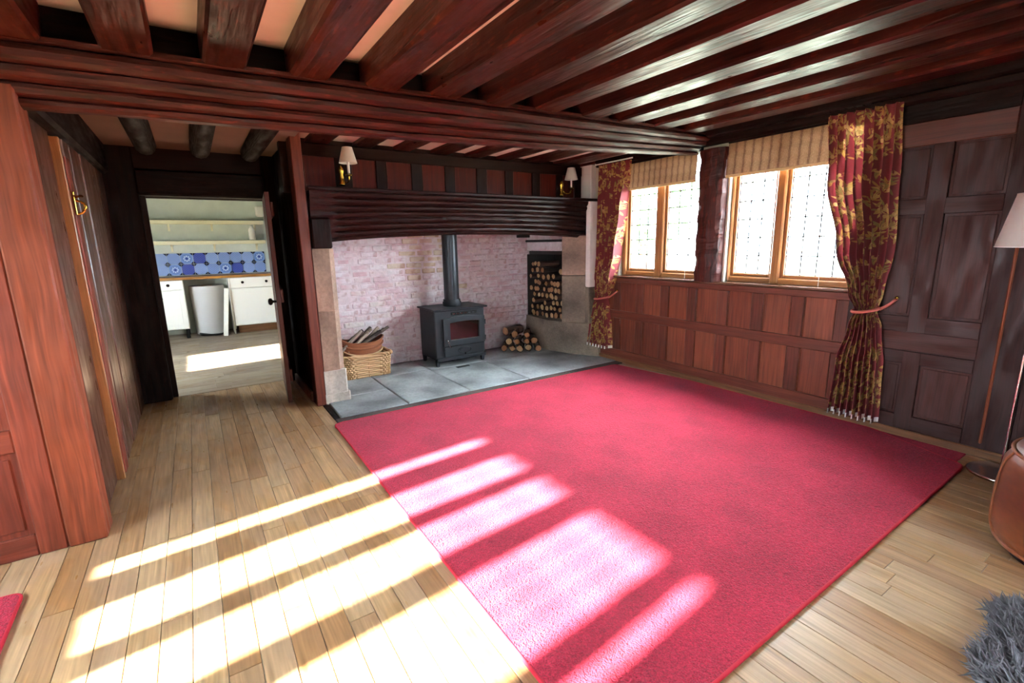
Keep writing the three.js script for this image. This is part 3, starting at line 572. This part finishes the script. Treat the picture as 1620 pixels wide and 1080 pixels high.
// ---------- wood stove ----------
{
  const s = thing('wood_stove', 'black cast-iron wood-burning stove with glass door on the hearth', 'stove', [2.77, 0.016, -5.65]);
  const W = 0.355, D = 0.235, T = 0.715;
  box('body', M.iron, s, -W, W, 0.085, T, -D, D, 0.012);
  box('top_plate', M.iron, s, -W - 0.03, W + 0.03, T, T + 0.022, -D - 0.01, D + 0.045, 0.007);
  for (const x of [-1, 1]) for (const z of [-1, 1]) { const g = new THREE.CylinderGeometry(0.034, 0.024, 0.09, 4, 1).toNonIndexed(); g.computeVertexNormals(); mesh('leg', g, M.iron, s, [x * (W - 0.03), 0.045, z * (D - 0.03)], [0, Math.PI / 4, 0]); }
  box('front_base', M.iron, s, -W, W, 0.07, 0.115, D - 0.01, D + 0.03, 0.008);
  // the door is cambered along its head
  const arch = (x0, x1, y0, y1, rise) => { const h = new THREE.Shape(); h.moveTo(x0, y0); h.lineTo(x1, y0); h.lineTo(x1, y1); h.quadraticCurveTo((x0 + x1) / 2, y1 + rise, x0, y1); h.closePath(); return h; };
  const ds = arch(-0.25, 0.335, 0.265, 0.60, 0.05), hole = arch(-0.165, 0.265, 0.325, 0.555, 0.028); ds.holes.push(hole);
  const door = mesh('door', new THREE.ExtrudeGeometry(ds, { depth: 0.025, bevelEnabled: true, bevelSize: 0.006, bevelThickness: 0.006, bevelSegments: 2 }), M.iron, s, [0, 0, D + 0.004]);
  mesh('glass', new THREE.ExtrudeGeometry(arch(-0.165, 0.265, 0.325, 0.555, 0.028), { depth: 0.006, bevelEnabled: false }), M.fireglass, door, [0, 0, -0.002]);
  mesh('handle', tube([[-0.215, 0.345, 0.03], [-0.215, 0.343, 0.055], [-0.205, 0.30, 0.062], [-0.185, 0.245, 0.066]], 0.0095, 14), M.steel, door);
  mesh('hinge', new THREE.CylinderGeometry(0.014, 0.014, 0.06, 10), M.iron, door, [0.35, 0.52, 0.01]); mesh('hinge', new THREE.CylinderGeometry(0.014, 0.014, 0.06, 10), M.iron, door, [0.35, 0.31, 0.01]);
  box('ash_door', M.iron, s, -0.25, 0.335, 0.115, 0.255, D + 0.002, D + 0.026, 0.01);
  const oval = new THREE.TorusGeometry(0.09, 0.008, 6, 28); oval.scale(1, 0.45, 1); mesh('badge_ring', oval, M.iron, s, [0.04, 0.19, D + 0.028]);
  const disc = new THREE.CylinderGeometry(0.075, 0.08, 0.012, 24); disc.rotateX(Math.PI / 2); disc.scale(1, 0.42, 1); mesh('badge', disc, M.iron, s, [0.04, 0.19, D + 0.03]);
  mesh('ash_knob', new THREE.SphereGeometry(0.014, 10, 8), M.ironbar, s, [0.04, 0.142, D + 0.04]);
  box('air_bar', M.ironbar, s, -0.13, 0.24, 0.645, 0.685, D + 0.001, D + 0.012, 0.003);
  for (let i = 0; i < 6; i++) box('air_slot', i < 4 ? M.steel : M.iron, s, -0.11 + i * 0.055, -0.075 + i * 0.055, 0.655, 0.672, D + 0.011, D + 0.017, 0.003);
  mesh('side_knob', new THREE.CylinderGeometry(0.03, 0.03, 0.025, 14).rotateZ(Math.PI / 2), M.ironbar, s, [W + 0.02, 0.27, 0.10]);
  mesh('collar', lathe([[0.104, 0], [0.122, 0], [0.122, 0.05], [0.112, 0.06], [0.112, 0.085], [0.104, 0.085]], 28), M.iron, s, [0.01, T + 0.022, 0]);
  mesh('flue_pipe', lathe([[0.098, 0], [0.098, 1.42]], 28), M.pipe, s, [0.01, T + 0.024, 0]);
}

// ---------- baskets and kindling ----------
function ovalPath(a, b, p, n, f) { return Array.from({ length: n }, (_, i) => { const t = i / n * Math.PI * 2, c = Math.cos(t), s = Math.sin(t); const w = f ? f(i) : 0; return [Math.sign(c) * Math.pow(Math.abs(c), p) * (a + w), 0, Math.sign(s) * Math.pow(Math.abs(s), p) * (b + w)]; }); }
{
  const b = thing('wicker_basket', 'low rectangular wicker basket with rolled rim on the hearth', 'basket', [1.585, 0.018, -5.66]);
  const bands = [], n = 56;
  for (let k = 0; k < 10; k++) bands.push(tube(ovalPath(0.262 + k * 0.0016, 0.155 + k * 0.0012, 0.32, n, (i) => ((i + k) % 2 ? 0.008 : -0.007)).map((p) => [p[0], 0.014 + k * 0.0245, p[2]]), 0.0135, 168, 5, true));
  mesh('weave', joined(bands), M.wicker[0], b);
  const st = []; ovalPath(0.272, 0.163, 0.32, 48).forEach((p) => st.push(moved(new THREE.CylinderGeometry(0.006, 0.006, 0.25, 5), p[0], 0.125, p[2]))); mesh('stakes', joined(st), M.wicker[1], b);
  for (const o of [0, 1]) mesh('rim', tube(ovalPath(0.292, 0.182, 0.32, 80).map((p, i) => [p[0] + 0.01 * Math.cos(i * 0.9 + o * 3.1), 0.262 + 0.01 * Math.sin(i * 0.9 + o * 3.1), p[2] + 0.006 * Math.cos(i * 0.9 + o * 3.1)]), 0.015, 240, 6, true), M.wicker[o], b);
  box('base', M.wicker[1], b, -0.25, 0.25, 0.002, 0.014, -0.14, 0.14, 0.004);
  const t = thing('trug_basket', 'chestnut-brown slatted trug resting in the wicker basket', 'basket', [1.575, 0.10, -5.66]);
  const bowl = (r0, r1, y0, y1, th) => sheet(48, 6, (u, v) => { const a = u * Math.PI * 2, k = mix(r0, r1, Math.pow(v, 0.7)); return [Math.cos(a) * k * 1.55, mix(y0, y1, v) + 0.05 * Math.pow(Math.abs(Math.cos(a)), 3) * v, Math.sin(a) * k]; }, (u, v) => [u * 1.4, v * 0.3]);
  M.trug.side = THREE.DoubleSide;
  mesh('shell', bowl(0.115, 0.158, 0.02, 0.32), M.trug, t);
  for (const [v, r, m] of [[0.185, 0.152, M.wicker[0]], [0.26, 0.158, M.trug], [0.325, 0.163, M.trug]]) mesh('hoop', tube(Array.from({ length: 40 }, (_, i) => { const a = i / 40 * Math.PI * 2; return [Math.cos(a) * r * 1.55, v + 0.05 * Math.pow(Math.abs(Math.cos(a)), 3), Math.sin(a) * r]; }), 0.011, 120, 6, true), m, t);
  const kr_ = rng(21);
  for (let i = 0; i < 11; i++) {
    const L = 0.30 + kr_() * 0.14, g = cbox(L, 0.022 + kr_() * 0.02, 0.03 + kr_() * 0.02, 0.007, 'x', i % 5);
    const dark = i % 3 === 2;
    solo('kindling_stick', g, M.kindling[dark ? 2 : i % 4], `${dark ? 'dark charred' : 'pale grey'} kindling stick in the brown trug, ${ORD[i]} from the left`, 'stick', [1.575 + (i - 5) * 0.030, 0.43 + kr_() * 0.05, -5.59 - (i % 3) * 0.066], [0.1 * (kr_() - 0.5), 0.06 * (kr_() - 0.5), 0.48 + kr_() * 0.28], dark ? 'dark sticks in the trug' : 'pale sticks in the trug');
  }
}

// ---------- logs ----------
const logGeo = [], cutGeo = [];
for (let v = 0; v < 5; v++) {
  const r = rng(40 + v), n = 11, prof = Array.from({ length: n }, (_, i) => { let k = 0.86 + 0.26 * r(); if (v > 2 && i < n * 0.42) k *= 0.72; return k; });
  const side = sheet(n, 4, (u, w) => { const i = Math.round(u * n) % n, a = u * Math.PI * 2, k = prof[i] * (0.97 + 0.05 * Math.sin(w * 7 + i)); return [w - 0.5, Math.sin(a) * k, Math.cos(a) * k]; }, (u, w) => [w * 0.3, u * 0.3]);
  const far = new THREE.BufferGeometry(), fp = []; for (let i = 0; i < n; i++) for (const q of [null, i, i + 1]) { if (q === null) fp.push(0.5, 0, 0); else { const a = (q % n) / n * Math.PI * 2, k = prof[q % n]; fp.push(0.5, Math.sin(a) * k, Math.cos(a) * k); } }
  far.setAttribute('position', new THREE.Float32BufferAttribute(fp, 3)); far.setAttribute('uv', new THREE.Float32BufferAttribute(fp.flatMap((_, i) => (i % 3 ? [] : [0, 0])), 2)); far.computeVertexNormals();
  logGeo.push(mergeGeometries([side.toNonIndexed(), far]));
  const cp = [], cu = []; for (let i = 0; i < n; i++) for (const q of [i + 1, i, null]) { if (q === null) { cp.push(-0.503, 0, 0); cu.push(0.5, 0.5); } else { const a = (q % n) / n * Math.PI * 2, k = prof[q % n] * 0.96; cp.push(-0.5005, Math.sin(a) * k, Math.cos(a) * k); cu.push(0.5 + 0.45 * Math.cos(a), 0.5 + 0.45 * Math.sin(a)); } }
  const cg = new THREE.BufferGeometry(); cg.setAttribute('position', new THREE.Float32BufferAttribute(cp, 3)); cg.setAttribute('uv', new THREE.Float32BufferAttribute(cu, 2)); cg.computeVertexNormals(); cutGeo.push(cg);
}
for (const m of [...M.cut, ...M.bark]) m.side = THREE.DoubleSide;
function log(label, group, pos, rot, len, rad, i) {
  const o = thing('log', label, 'log', pos, group); o.rotation.set(...rot);
  for (const [n, g, m] of [['bark', logGeo, M.bark], ['cut_end', cutGeo, M.cut]]) mesh(n, g[i % 5], m[Math.floor(rnd() * 4)], o).scale.set(len, rad, rad);
  return o;
}
{
  let y = 0.458 + 0.048, row = 0, i = 0;
  while (y < 1.30) {
    let z = -5.888 + (row % 2) * 0.05, nth = 0;
    while (z < -5.10) {
      const r = 0.035 + rnd() * 0.008, top = 1.34 - 0.28 * smooth(-5.72, -5.52, z) * (1 - smooth(-5.28, -5.16, z) * 0.6) + 0.02;
      if (y < top && !(rnd() < 0.08)) { log(`cut log, ${ORD[nth++]} from the left in the ${ORD[row]} row up of the niche stack`, 'logs stacked in the niche', [4.43 + rr(-0.05, 0.04), y + rr(-0.006, 0.006), z + rr(-0.005, 0.005)], [rr(0, 6.2), rr(-0.03, 0.03), 0], 0.36, r, i++); }
      z += 0.098;
    }
    y += 0.091; row++;
  }
  const heap = 'logs heaped on the hearth', rows = [['bottom', 0.072, [-0.27, -0.15, -0.03, 0.09, 0.20]], ['second', 0.172, [-0.20, -0.08, 0.04, 0.15]], ['third', 0.270, [-0.07, 0.06]]];
  for (const [nm, yy, xs] of rows) xs.forEach((q, k) => log(`split log, ${ORD[k]} from the left in the ${nm} layer of the hearth heap`, heap, [3.86 + 0.82 * q + rr(-0.02, 0.02), yy + rr(-0.003, 0.003), -5.60 + 0.57 * q + rr(-0.02, 0.02)], [0, 0.96 + rr(-0.14, 0.14), 0], 0.30, rr(0.042, 0.055), k + 2));
  log('thick dark log lying across the top of the hearth heap', heap, [3.78, 0.30, -5.72], [0, 0.15, 0], 0.30, 0.06, 1);
}

// ---------- wall sconces ----------
function sconce(label, x, turn) {
  const s = thing('wall_sconce', label, 'wall light', [x, 2.12, -5.03]);
  mesh('backplate', lathe([[0, 0], [0.028, 0.004], [0.03, 0.02], [0.018, 0.05], [0.026, 0.075], [0.018, 0.10], [0.03, 0.14], [0.024, 0.17], [0.008, 0.19], [0, 0.195]], 18), M.brass, s, [0, 0, 0.03]);
  const c = Math.cos(turn), q = Math.sin(turn), at = (r, y) => [q * r, y, 0.03 + c * r];
  mesh('arm', tube([at(0.015, 0.07), at(0.06, 0.03), at(0.11, 0.035), at(0.125, 0.085)], 0.0075, 20), M.brass, s);
  mesh('drip_pan', lathe([[0, 0], [0.03, 0.006], [0.036, 0.016], [0.012, 0.016], [0.012, 0.03], [0, 0.03]], 16), M.brass, s, at(0.125, 0.08));
  mesh('candle', new THREE.CylinderGeometry(0.012, 0.012, 0.11, 12), M.white, s, at(0.125, 0.155));
  const pl = 36, g = sheet(pl * 2, 3, (u, v) => { const a = u * Math.PI * 2, r = mix(0.083, 0.046, v) * (1 + (Math.round(u * pl * 2) % 2 ? 0.022 : -0.022)); return [Math.cos(a) * r, v * 0.145, Math.sin(a) * r]; });
  mesh('shade', g, M.shade, s, at(0.125, 0.20));
}
sconce('brass wall light with pleated cream shade at the left end of the mantel', 1.325, 0.35);
sconce('brass wall light with pleated cream shade at the right end of the mantel', 4.09, 0.9);

// ---------- curtains, poles and blinds ----------
function curtain(label, keys, folds, side, tieY, hookZ) {
  // keys: [y, zLeft, zRight] from top to bottom
  const c = thing('curtain', label, 'curtain', [4.405, 0, 0]), y0 = keys[0][0], y1 = keys[keys.length - 1][0];
  const edge = (y) => { for (let i = 0; i < keys.length - 1; i++) { const [a, l, r] = keys[i], [b, l2, r2] = keys[i + 1]; if (y >= b) { const t = smooth(0, 1, (a - y) / (a - b)); return [mix(l, l2, t), mix(r, r2, t)]; } } return keys[keys.length - 1].slice(1); };
  const ph = Array.from({ length: folds + 1 }, () => rr(0.6, 1.25)), wob = rr(0, 9);
  const cloth = (off) => (u, v) => {
    const y = mix(y0, y1, v), [l, r] = edge(y), w = Math.abs(r - l), f = u * folds, k = Math.floor(f);
    const amp = (0.026 + 0.032 * smooth(0.0, 0.25, v)) * mix(ph[k % (folds + 1)], ph[(k + 1) % (folds + 1)], f - k) * mix(0.65, 1, smooth(0, 0.12, Math.abs(y - tieY)));
    const uu = u + 0.028 * Math.sin(f * 6.283) * (0.4 + v) + 0.012 * Math.sin(y * 4 + wob) * Math.sin(u * 3.14);
    return [Math.cos(f * 6.283) * amp * (w > 0.3 ? 1 : 0.8) + off, y, mix(l, r, clamp(uu, -0.02, 1.02))];
  };
  mesh('cloth', sheet(folds * 14, 90, cloth(0), (u, v) => [u * 1.9, mix(y0, y1, v) * 1.55]), M.curtain, c);
  const hem = sheet(folds * 10, 2, (u, v) => { const q = cloth(-0.004)(u, 1 - v * 0.016); return q; }, (u, v) => [u, v]);
  mesh('hem_lining', hem, M.white, c); M.white.side = THREE.DoubleSide;
  const [tl, tr] = edge(tieY), tm = (tl + tr) / 2, tw = Math.abs(tr - tl) / 2;
  mesh('tieback', tube(Array.from({ length: 16 }, (_, i) => { const a = i / 16 * 6.283; return [0.058 * Math.cos(a), tieY + 0.02 * Math.sin(a + 0.6), tm + (tw + 0.012) * Math.sin(a)]; }), 0.013, 64, 8, true), M.rope, c);
  mesh('tie_cord', tube([[0.02, tieY + 0.01, tm + (hookZ - tm) * 0.5], [0.03, tieY + 0.05, mix(tm, hookZ, 0.8)], [0.07, tieY + 0.10, hookZ]], 0.011, 16), M.rope, c);
  mesh('hook', new THREE.SphereGeometry(0.014, 10, 8), M.brass, c, [0.06, tieY + 0.105, hookZ]);
  return c;
}
curtain('long crimson and gold patterned curtain tied back right of the near window', [[2.49, -2.03, -1.53], [2.0, -1.99, -1.50], [1.45, -1.86, -1.47], [1.10, -1.73, -1.50], [0.97, -1.67, -1.52], [0.84, -1.70, -1.48], [0.55, -1.76, -1.44], [0.08, -1.78, -1.42]], 8, 1, 0.975, -1.42);
curtain('crimson and gold patterned curtain tied back beside the fireplace', [[2.47, -4.66, -4.13], [1.9, -4.64, -4.20], [1.4, -4.64, -4.28], [1.05, -4.66, -4.36], [0.82, -4.66, -4.46], [0.70, -4.69, -4.45], [0.45, -4.75, -4.42], [0.165, -4.79, -4.40]], 7, -1, 0.82, -4.34);
{
  const p = thing('curtain_pole', 'dark curtain pole with rings and knob finial above the near curtain', 'curtain pole', [4.40, 2.555, -1.75]);
  mesh('rod', new THREE.CylinderGeometry(0.014, 0.014, 0.80, 12).rotateX(Math.PI / 2), M.dark, p);
  mesh('finial', lathe([[0, 0], [0.014, 0], [0.018, 0.01], [0.03, 0.03], [0.03, 0.045], [0.018, 0.06], [0, 0.066]], 16), M.orange[0], p, [0, 0, 0.40], [Math.PI / 2, 0, 0]);
  box('bracket', M.ironbar, p, -0.01, 0.08, -0.02, 0.02, 0.30, 0.325, 0.004);
  box('bracket', M.ironbar, p, -0.01, 0.08, -0.02, 0.02, -0.39, -0.365, 0.004);
  for (let i = 0; i < 9; i++) mesh('ring', new THREE.TorusGeometry(0.026, 0.005, 6, 18), M.ironbar, p, [0, -0.014, -0.26 + i * 0.058]);
  const q = thing('curtain_pole', 'pale slim curtain pole above the curtain beside the fireplace', 'curtain pole', [4.43, 2.49, -4.42]);
  mesh('rod', new THREE.CylinderGeometry(0.008, 0.008, 0.62, 10).rotateX(Math.PI / 2), M.white, q); mesh('end_cap', new THREE.SphereGeometry(0.014, 10, 8), M.white, q, [0, 0, -0.31]);
}
function blind(label, z0, z1, y0, y1) {
  const b = thing('roman_blind', label, 'blind', [4.50, 0, 0]), n = Math.round((z1 - z0) / 0.081);
  const front = (off) => (u, v) => [off - 0.012 - 0.02 * v - 0.006 * Math.abs(Math.sin(v * 9.4)) - 0.003 * Math.sin(u * 17), mix(y1, y0, v), mix(z0, z1, u)];
  mesh('fabric', sheet(60, 24, front(0), (u, v) => [u * n + 0.5, v]), M.blind, b);
  const band = M.band ??= std({ color: 0xc9a878, roughness: 0.9 });
  mesh('hem_band', cbox(0.014, 0.028, z1 - z0, 0.005, 'z'), band, b, [-0.036, y0 + 0.006, (z0 + z1) / 2]);
  box('head_rail', M.dark, b, -0.03, 0.02, y1 - 0.01, y1 + 0.025, z0, z1, 0.004);
  mesh('pull_cord', tube([[-0.02, y0 + 0.1, z1 - 0.07], [-0.04, y0 - 0.3, z1 - 0.065], [-0.05, 1.13, z1 - 0.06]], 0.0028, 20, 5), M.white, b);
}
blind('striped cream roman blind half drawn over the window beside the fireplace', -4.21, -3.27, 2.135, 2.44);
blind('striped cream roman blind half drawn over the window next to the tied curtain', -2.93, -1.92, 2.135, 2.455);

// ---------- floor lamp, cable, pouffe, fleece ----------
{
  const l = thing('floor_lamp', 'slim steel floor lamp with white drum shade at the right edge', 'lamp', [4.235, 0, -0.655]);
  mesh('base', lathe([[0, 0.001], [0.165, 0.001], [0.168, 0.012], [0.16, 0.022], [0.05, 0.032], [0.02, 0.04], [0, 0.04]], 48), M.steel, l);
  mesh('pole', new THREE.CylinderGeometry(0.0105, 0.0105, 1.62, 14), M.steel, l, [0, 0.84, 0]);
  M.lampshade = phy({ color: 0xcdc6bc, roughness: 0.95, transmission: 0.3, thickness: 0, side: THREE.DoubleSide });
  mesh('shade', lathe([[0.225, 1.465], [0.224, 1.47], [0.165, 1.775], [0.166, 1.78]], 48), M.lampshade, l);
  mesh('shade_ring', new THREE.TorusGeometry(0.224, 0.003, 6, 48).rotateX(Math.PI / 2), M.white, l, [0, 1.468, 0]);
  mesh('bulb', new THREE.SphereGeometry(0.03, 16, 12), M.white, l, [0, 1.66, 0]);
  for (const a of [0, 2.1, 4.2]) mesh('spoke', tube([[0, 1.60, 0], [Math.cos(a) * 0.2, 1.60, Math.sin(a) * 0.2]], 0.002, 4, 5), M.steel, l);
  solo('power_cable', tube([[4.9 - 0.55, 0.006, -0.52], [4.20, 0.008, -0.56], [4.06, 0.008, -0.60], [4.03, 0.008, -0.575], [4.10, 0.008, -0.53], [4.28, 0.02, -0.47], [4.40, 0.03, -0.40]], 0.0045, 80, 6), M.white, 'white looped power cable lying on boards by the lamp base', 'cable');
}
{
  const p = thing('leather_pouffe', 'tan leather pouffe with pale piped seam at the right edge', 'pouffe', [3.38, 0, -0.13]);
  const g = lathe([[0, 0.03], [0.33, 0.03], [0.375, 0.05], [0.40, 0.12], [0.405, 0.27], [0.39, 0.44], [0.35, 0.52], [0.25, 0.55], [0, 0.56]], 56); mesh('cover', g, M.leather, p);
  for (const y of [0.055, 0.505]) mesh('piping', new THREE.TorusGeometry(y < 0.1 ? 0.38 : 0.363, 0.010, 8, 64).rotateX(Math.PI / 2), M.trug, p, [0, y, 0]);
  for (let k = 0; k < 6; k++) { const a = k * Math.PI / 3 + 0.15; mesh('seam', tube([0.055, 0.12, 0.27, 0.44, 0.51].map((y, i) => { const r = [0.38, 0.402, 0.407, 0.392, 0.358][i]; return [Math.cos(a) * r, y, Math.sin(a) * r]; }), 0.006, 16, 6), M.trug, p); }
  mesh('foot_ring', lathe([[0.30, 0], [0.34, 0], [0.34, 0.035], [0.30, 0.035]], 40), M.ironbar, p);
  const f = thing('fleece_throw', 'shaggy charcoal grey sheepskin throw on the boards at the bottom right', 'throw', [2.40, 0.0, 0.30]);
  const FR = (a) => { const c = Math.abs(Math.cos(a) / 0.46), q = Math.abs(Math.sin(a) / 0.64); return (1 + 0.03 * Math.sin(a * 5 + 1) + 0.03 * Math.sin(a * 9)) / Math.pow(c ** 3 + q ** 3, 1 / 3); };
  const hgt = (x, z) => { const a = Math.atan2(z, x), R0 = FR(a), r = Math.hypot(x, z) / R0; return r >= 1 ? 0 : (0.10 * Math.pow(1 - r * r, 0.4) + 0.05 * N1((x + 1) / 2, (z + 1) / 2, 9, 9, 3) * (1 - r)); };
  const base = sheet(48, 20, (u, v) => { const a = u * 6.2832, R0 = FR(a), r = Math.max(0.001, v * R0), x = Math.cos(a) * r, z = Math.sin(a) * r; return [x, v === 1 ? 0.002 : hgt(x, z) + 0.004, z]; });
  mesh('hide', base, M.fleece, f).material.side = THREE.DoubleSide;
  const lock = new THREE.ConeGeometry(0.007, 0.05, 4, 3); { const q = lock.attributes.position; for (let i = 0; i < q.count; i++) { const t = q.getY(i) / 0.05 + 0.5; q.setX(i, q.getX(i) + 0.014 * t * t); q.setZ(i, q.getZ(i) + 0.006 * Math.sin(t * 5)); } lock.translate(0, 0.018, 0); lock.computeVertexNormals(); }
  const N = 16000, im = new THREE.InstancedMesh(lock, std({ color: 0xffffff, roughness: 1 }), N), o = new THREE.Object3D(), col = new THREE.Color(), fr = rng(77);
  for (let i = 0; i < N; i++) { const a = fr() * 6.2832, R0 = FR(a), r = Math.sqrt(fr()) * R0 * 0.99, x = Math.cos(a) * r, z = Math.sin(a) * r; o.position.set(x, hgt(x, z), z); o.rotation.set((fr() - 0.5) * 1.6 + z * 1.6, fr() * 6.28, (fr() - 0.5) * 1.6 - x * 1.6); o.scale.setScalar(0.7 + fr() * 0.7); o.updateMatrix(); im.setMatrixAt(i, o.matrix); const k = 0.05 + 0.16 * fr() * fr() + 0.10 * N2((x + 1) / 2, (z + 1) / 2, 12, 12, 2); im.setColorAt(i, col.setRGB(k, k, k * 1.08)); }
  im.name = 'wool'; im.userData.kind = 'stuff'; im.castShadow = im.receiveShadow = true; f.add(im);
}

// ---------- kitchen things ----------
{
  const ZF = -10.0;
  const w = solo('worktop', cbox(2.1, 0.045, 0.62, 0.006, 'x'), M.counter, 'oak kitchen worktop running under the blue tiles', 'worktop', [0.24, 1.045, ZF - 0.28]); void w;
  const a = thing('kitchen_cupboard', 'white kitchen cupboard on short feet left of the appliance gap', 'cupboard', [-0.37, 0, ZF - 0.28]);
  box('carcass', M.unit, a, -0.24, 0.20, 0.17, 1.02, -0.28, 0.26, 0.004);
  const adr = box('drawer', M.unit, a, -0.235, 0.195, 0.86, 1.015, 0.262, 0.282, 0.006); const ad = box('door', M.unit, a, -0.235, 0.195, 0.175, 0.85, 0.262, 0.282, 0.006);
  into(ad, box('door_field', M.unit, a, -0.16, 0.12, 0.25, 0.78, 0.282, 0.288, 0.006));
  const knob = new THREE.SphereGeometry(0.024, 12, 10);
  into(adr, mesh('knob', knob, M.dark, a, [-0.02, 0.94, 0.30])); into(ad, mesh('knob', knob, M.dark, a, [-0.14, 0.72, 0.305]));
  for (const x of [-0.2, 0.16]) for (const z of [-0.22, 0.2]) mesh('foot', new THREE.CylinderGeometry(0.025, 0.03, 0.17, 10), M.ironbar, a, [x, 0.085, z]);
  const b = thing('kitchen_cupboard', 'wide white kitchen base unit with two dark drawer knobs', 'cupboard', [0.90, 0, ZF - 0.28]);
  box('carcass', M.unit, b, -0.38, 0.40, 0.14, 1.02, -0.28, 0.26, 0.004); box('plinth', M.skirt, b, -0.33, 0.40, 0, 0.14, -0.28, 0.22, 0.003); box('side_panel', M.unit, b, -0.40, -0.38, 0, 1.02, -0.28, 0.28, 0.003);
  const bdr = box('drawer', M.unit, b, -0.375, 0.395, 0.83, 1.015, 0.262, 0.282, 0.006); box('door', M.unit, b, -0.375, 0.395, 0.15, 0.82, 0.262, 0.282, 0.006);
  for (const x of [-0.18, 0.21]) into(bdr, mesh('knob', knob, M.dark, b, [x, 0.93, 0.30]));
  const d = thing('dishwasher', 'pale grey rounded appliance set back in the gap between white units', 'appliance', [0.16, 0, ZF - 0.30]);
  const body = new THREE.CylinderGeometry(0.27, 0.24, 0.86, 28); mesh('drum', body, std({ color: 0xb9b6b4, roughness: 0.5 }), d, [0, 0.46, 0]); mesh('foot_ring', new THREE.CylinderGeometry(0.2, 0.2, 0.03, 24), M.ironbar, d, [0, 0.015, 0]); mesh('hose', tube([[-0.2, 0.06, 0.22], [0.0, 0.03, 0.30], [0.2, 0.05, 0.24], [0.26, 0.3, 0.1]], 0.014, 24), M.ironbar, d);
  solo('loose_panel', cbox(0.075, 0.86, 0.022, 0.004, 'y'), M.unit, 'narrow white board leaning beside the kitchen base unit', 'board', [0.40, 0.425, ZF + 0.08], [-0.10, 0, -0.13]);
  const s = thing('plate_rack', 'cream two-tier wall shelf on the kitchen wall above the tiles', 'shelf', [0.30, 0, -10.61]);
  for (const y of [1.63, 1.99]) { box('shelf_board', M.shelf, s, -0.95, 0.93, y - 0.015, y + 0.05, 0, 0.20, 0.006); for (const x of [-0.55, 0.1, 0.8]) { const sh = new THREE.Shape(); sh.moveTo(0, 0); sh.lineTo(0.15, 0); sh.quadraticCurveTo(0.03, -0.02, 0, -0.12); sh.closePath(); mesh('bracket', new THREE.ExtrudeGeometry(sh, { depth: 0.03, bevelEnabled: false }).rotateY(-Math.PI / 2), M.shelf, s, [x, y - 0.015, 0.004]); } }
  box('back_board', M.cream, s, -0.95, 0.93, 1.48, 2.0, -0.004, 0.004, 0.001);
  solo('white_bottle', lathe([[0, 0], [0.055, 0], [0.058, 0.02], [0.058, 0.19], [0.035, 0.225], [0.022, 0.235], [0.022, 0.26], [0, 0.262]], 20), M.white, 'white bottle standing on the lower kitchen shelf', 'bottle', [1.02, 1.682, -10.50]);
  const ex = thing('wall_heater', 'small white boxed fitting high on the kitchen wall corner', 'fitting', [1.20, 2.22, -10.55]); box('case', M.unit, ex, -0.07, 0.07, -0.10, 0.10, -0.06, 0.06, 0.025); mesh('dial', new THREE.CylinderGeometry(0.02, 0.02, 0.02, 12).rotateX(Math.PI / 2), M.unit, ex, [0, -0.02, 0.065]);
}

// ---------- garden outside the windows ----------
const lawn = struct('garden', 'lawn outside the leaded windows', 'lawn');
M.grass = std({ color: 0x7d7d68, roughness: 1 });
for (const [x0, x1, z0, z1] of [[4.8, 40, -30, 20], [-40, -3.0, -30, 20], [-3.0, 4.8, 1.8, 20]]) box('turf', M.grass, lawn, x0, x1, -0.5, -0.2, z0, z1, 0.001);
{
  const t = thing('garden_tree', 'pale leafy tree outside the window beside the fireplace', 'tree', [15, -0.2, -13.2]);
  mesh('trunk', new THREE.CylinderGeometry(0.14, 0.2, 2.2, 10), M.bark[0], t, [0, 1.1, 0]);
  const leaf = new THREE.PlaneGeometry(0.16, 0.10), N = 5000, im = new THREE.InstancedMesh(leaf, phy({ color: 0x7f9a6a, roughness: 0.9, transmission: 0.4, thickness: 0, side: THREE.DoubleSide }), N), o = new THREE.Object3D(), r = rng(9);
  for (let i = 0; i < N; i++) { const a = r() * 6.28, b = Math.acos(2 * r() - 1), q = 1.9 * Math.cbrt(0.3 + 0.7 * r()) * (0.85 + 0.25 * Math.sin(a * 5) * Math.sin(b * 4)); o.position.set(q * Math.sin(b) * Math.cos(a), 3.0 + q * Math.cos(b), q * Math.sin(b) * Math.sin(a)); o.rotation.set(r() * 6, r() * 6, r() * 6); o.updateMatrix(); im.setMatrixAt(i, o.matrix); }
  im.name = 'foliage'; im.userData.kind = 'stuff'; t.add(im);
}

scene.traverse((o) => { if (o.isMesh) { o.castShadow = true; o.receiveShadow = true; } });
renderer.render(scene, camera);
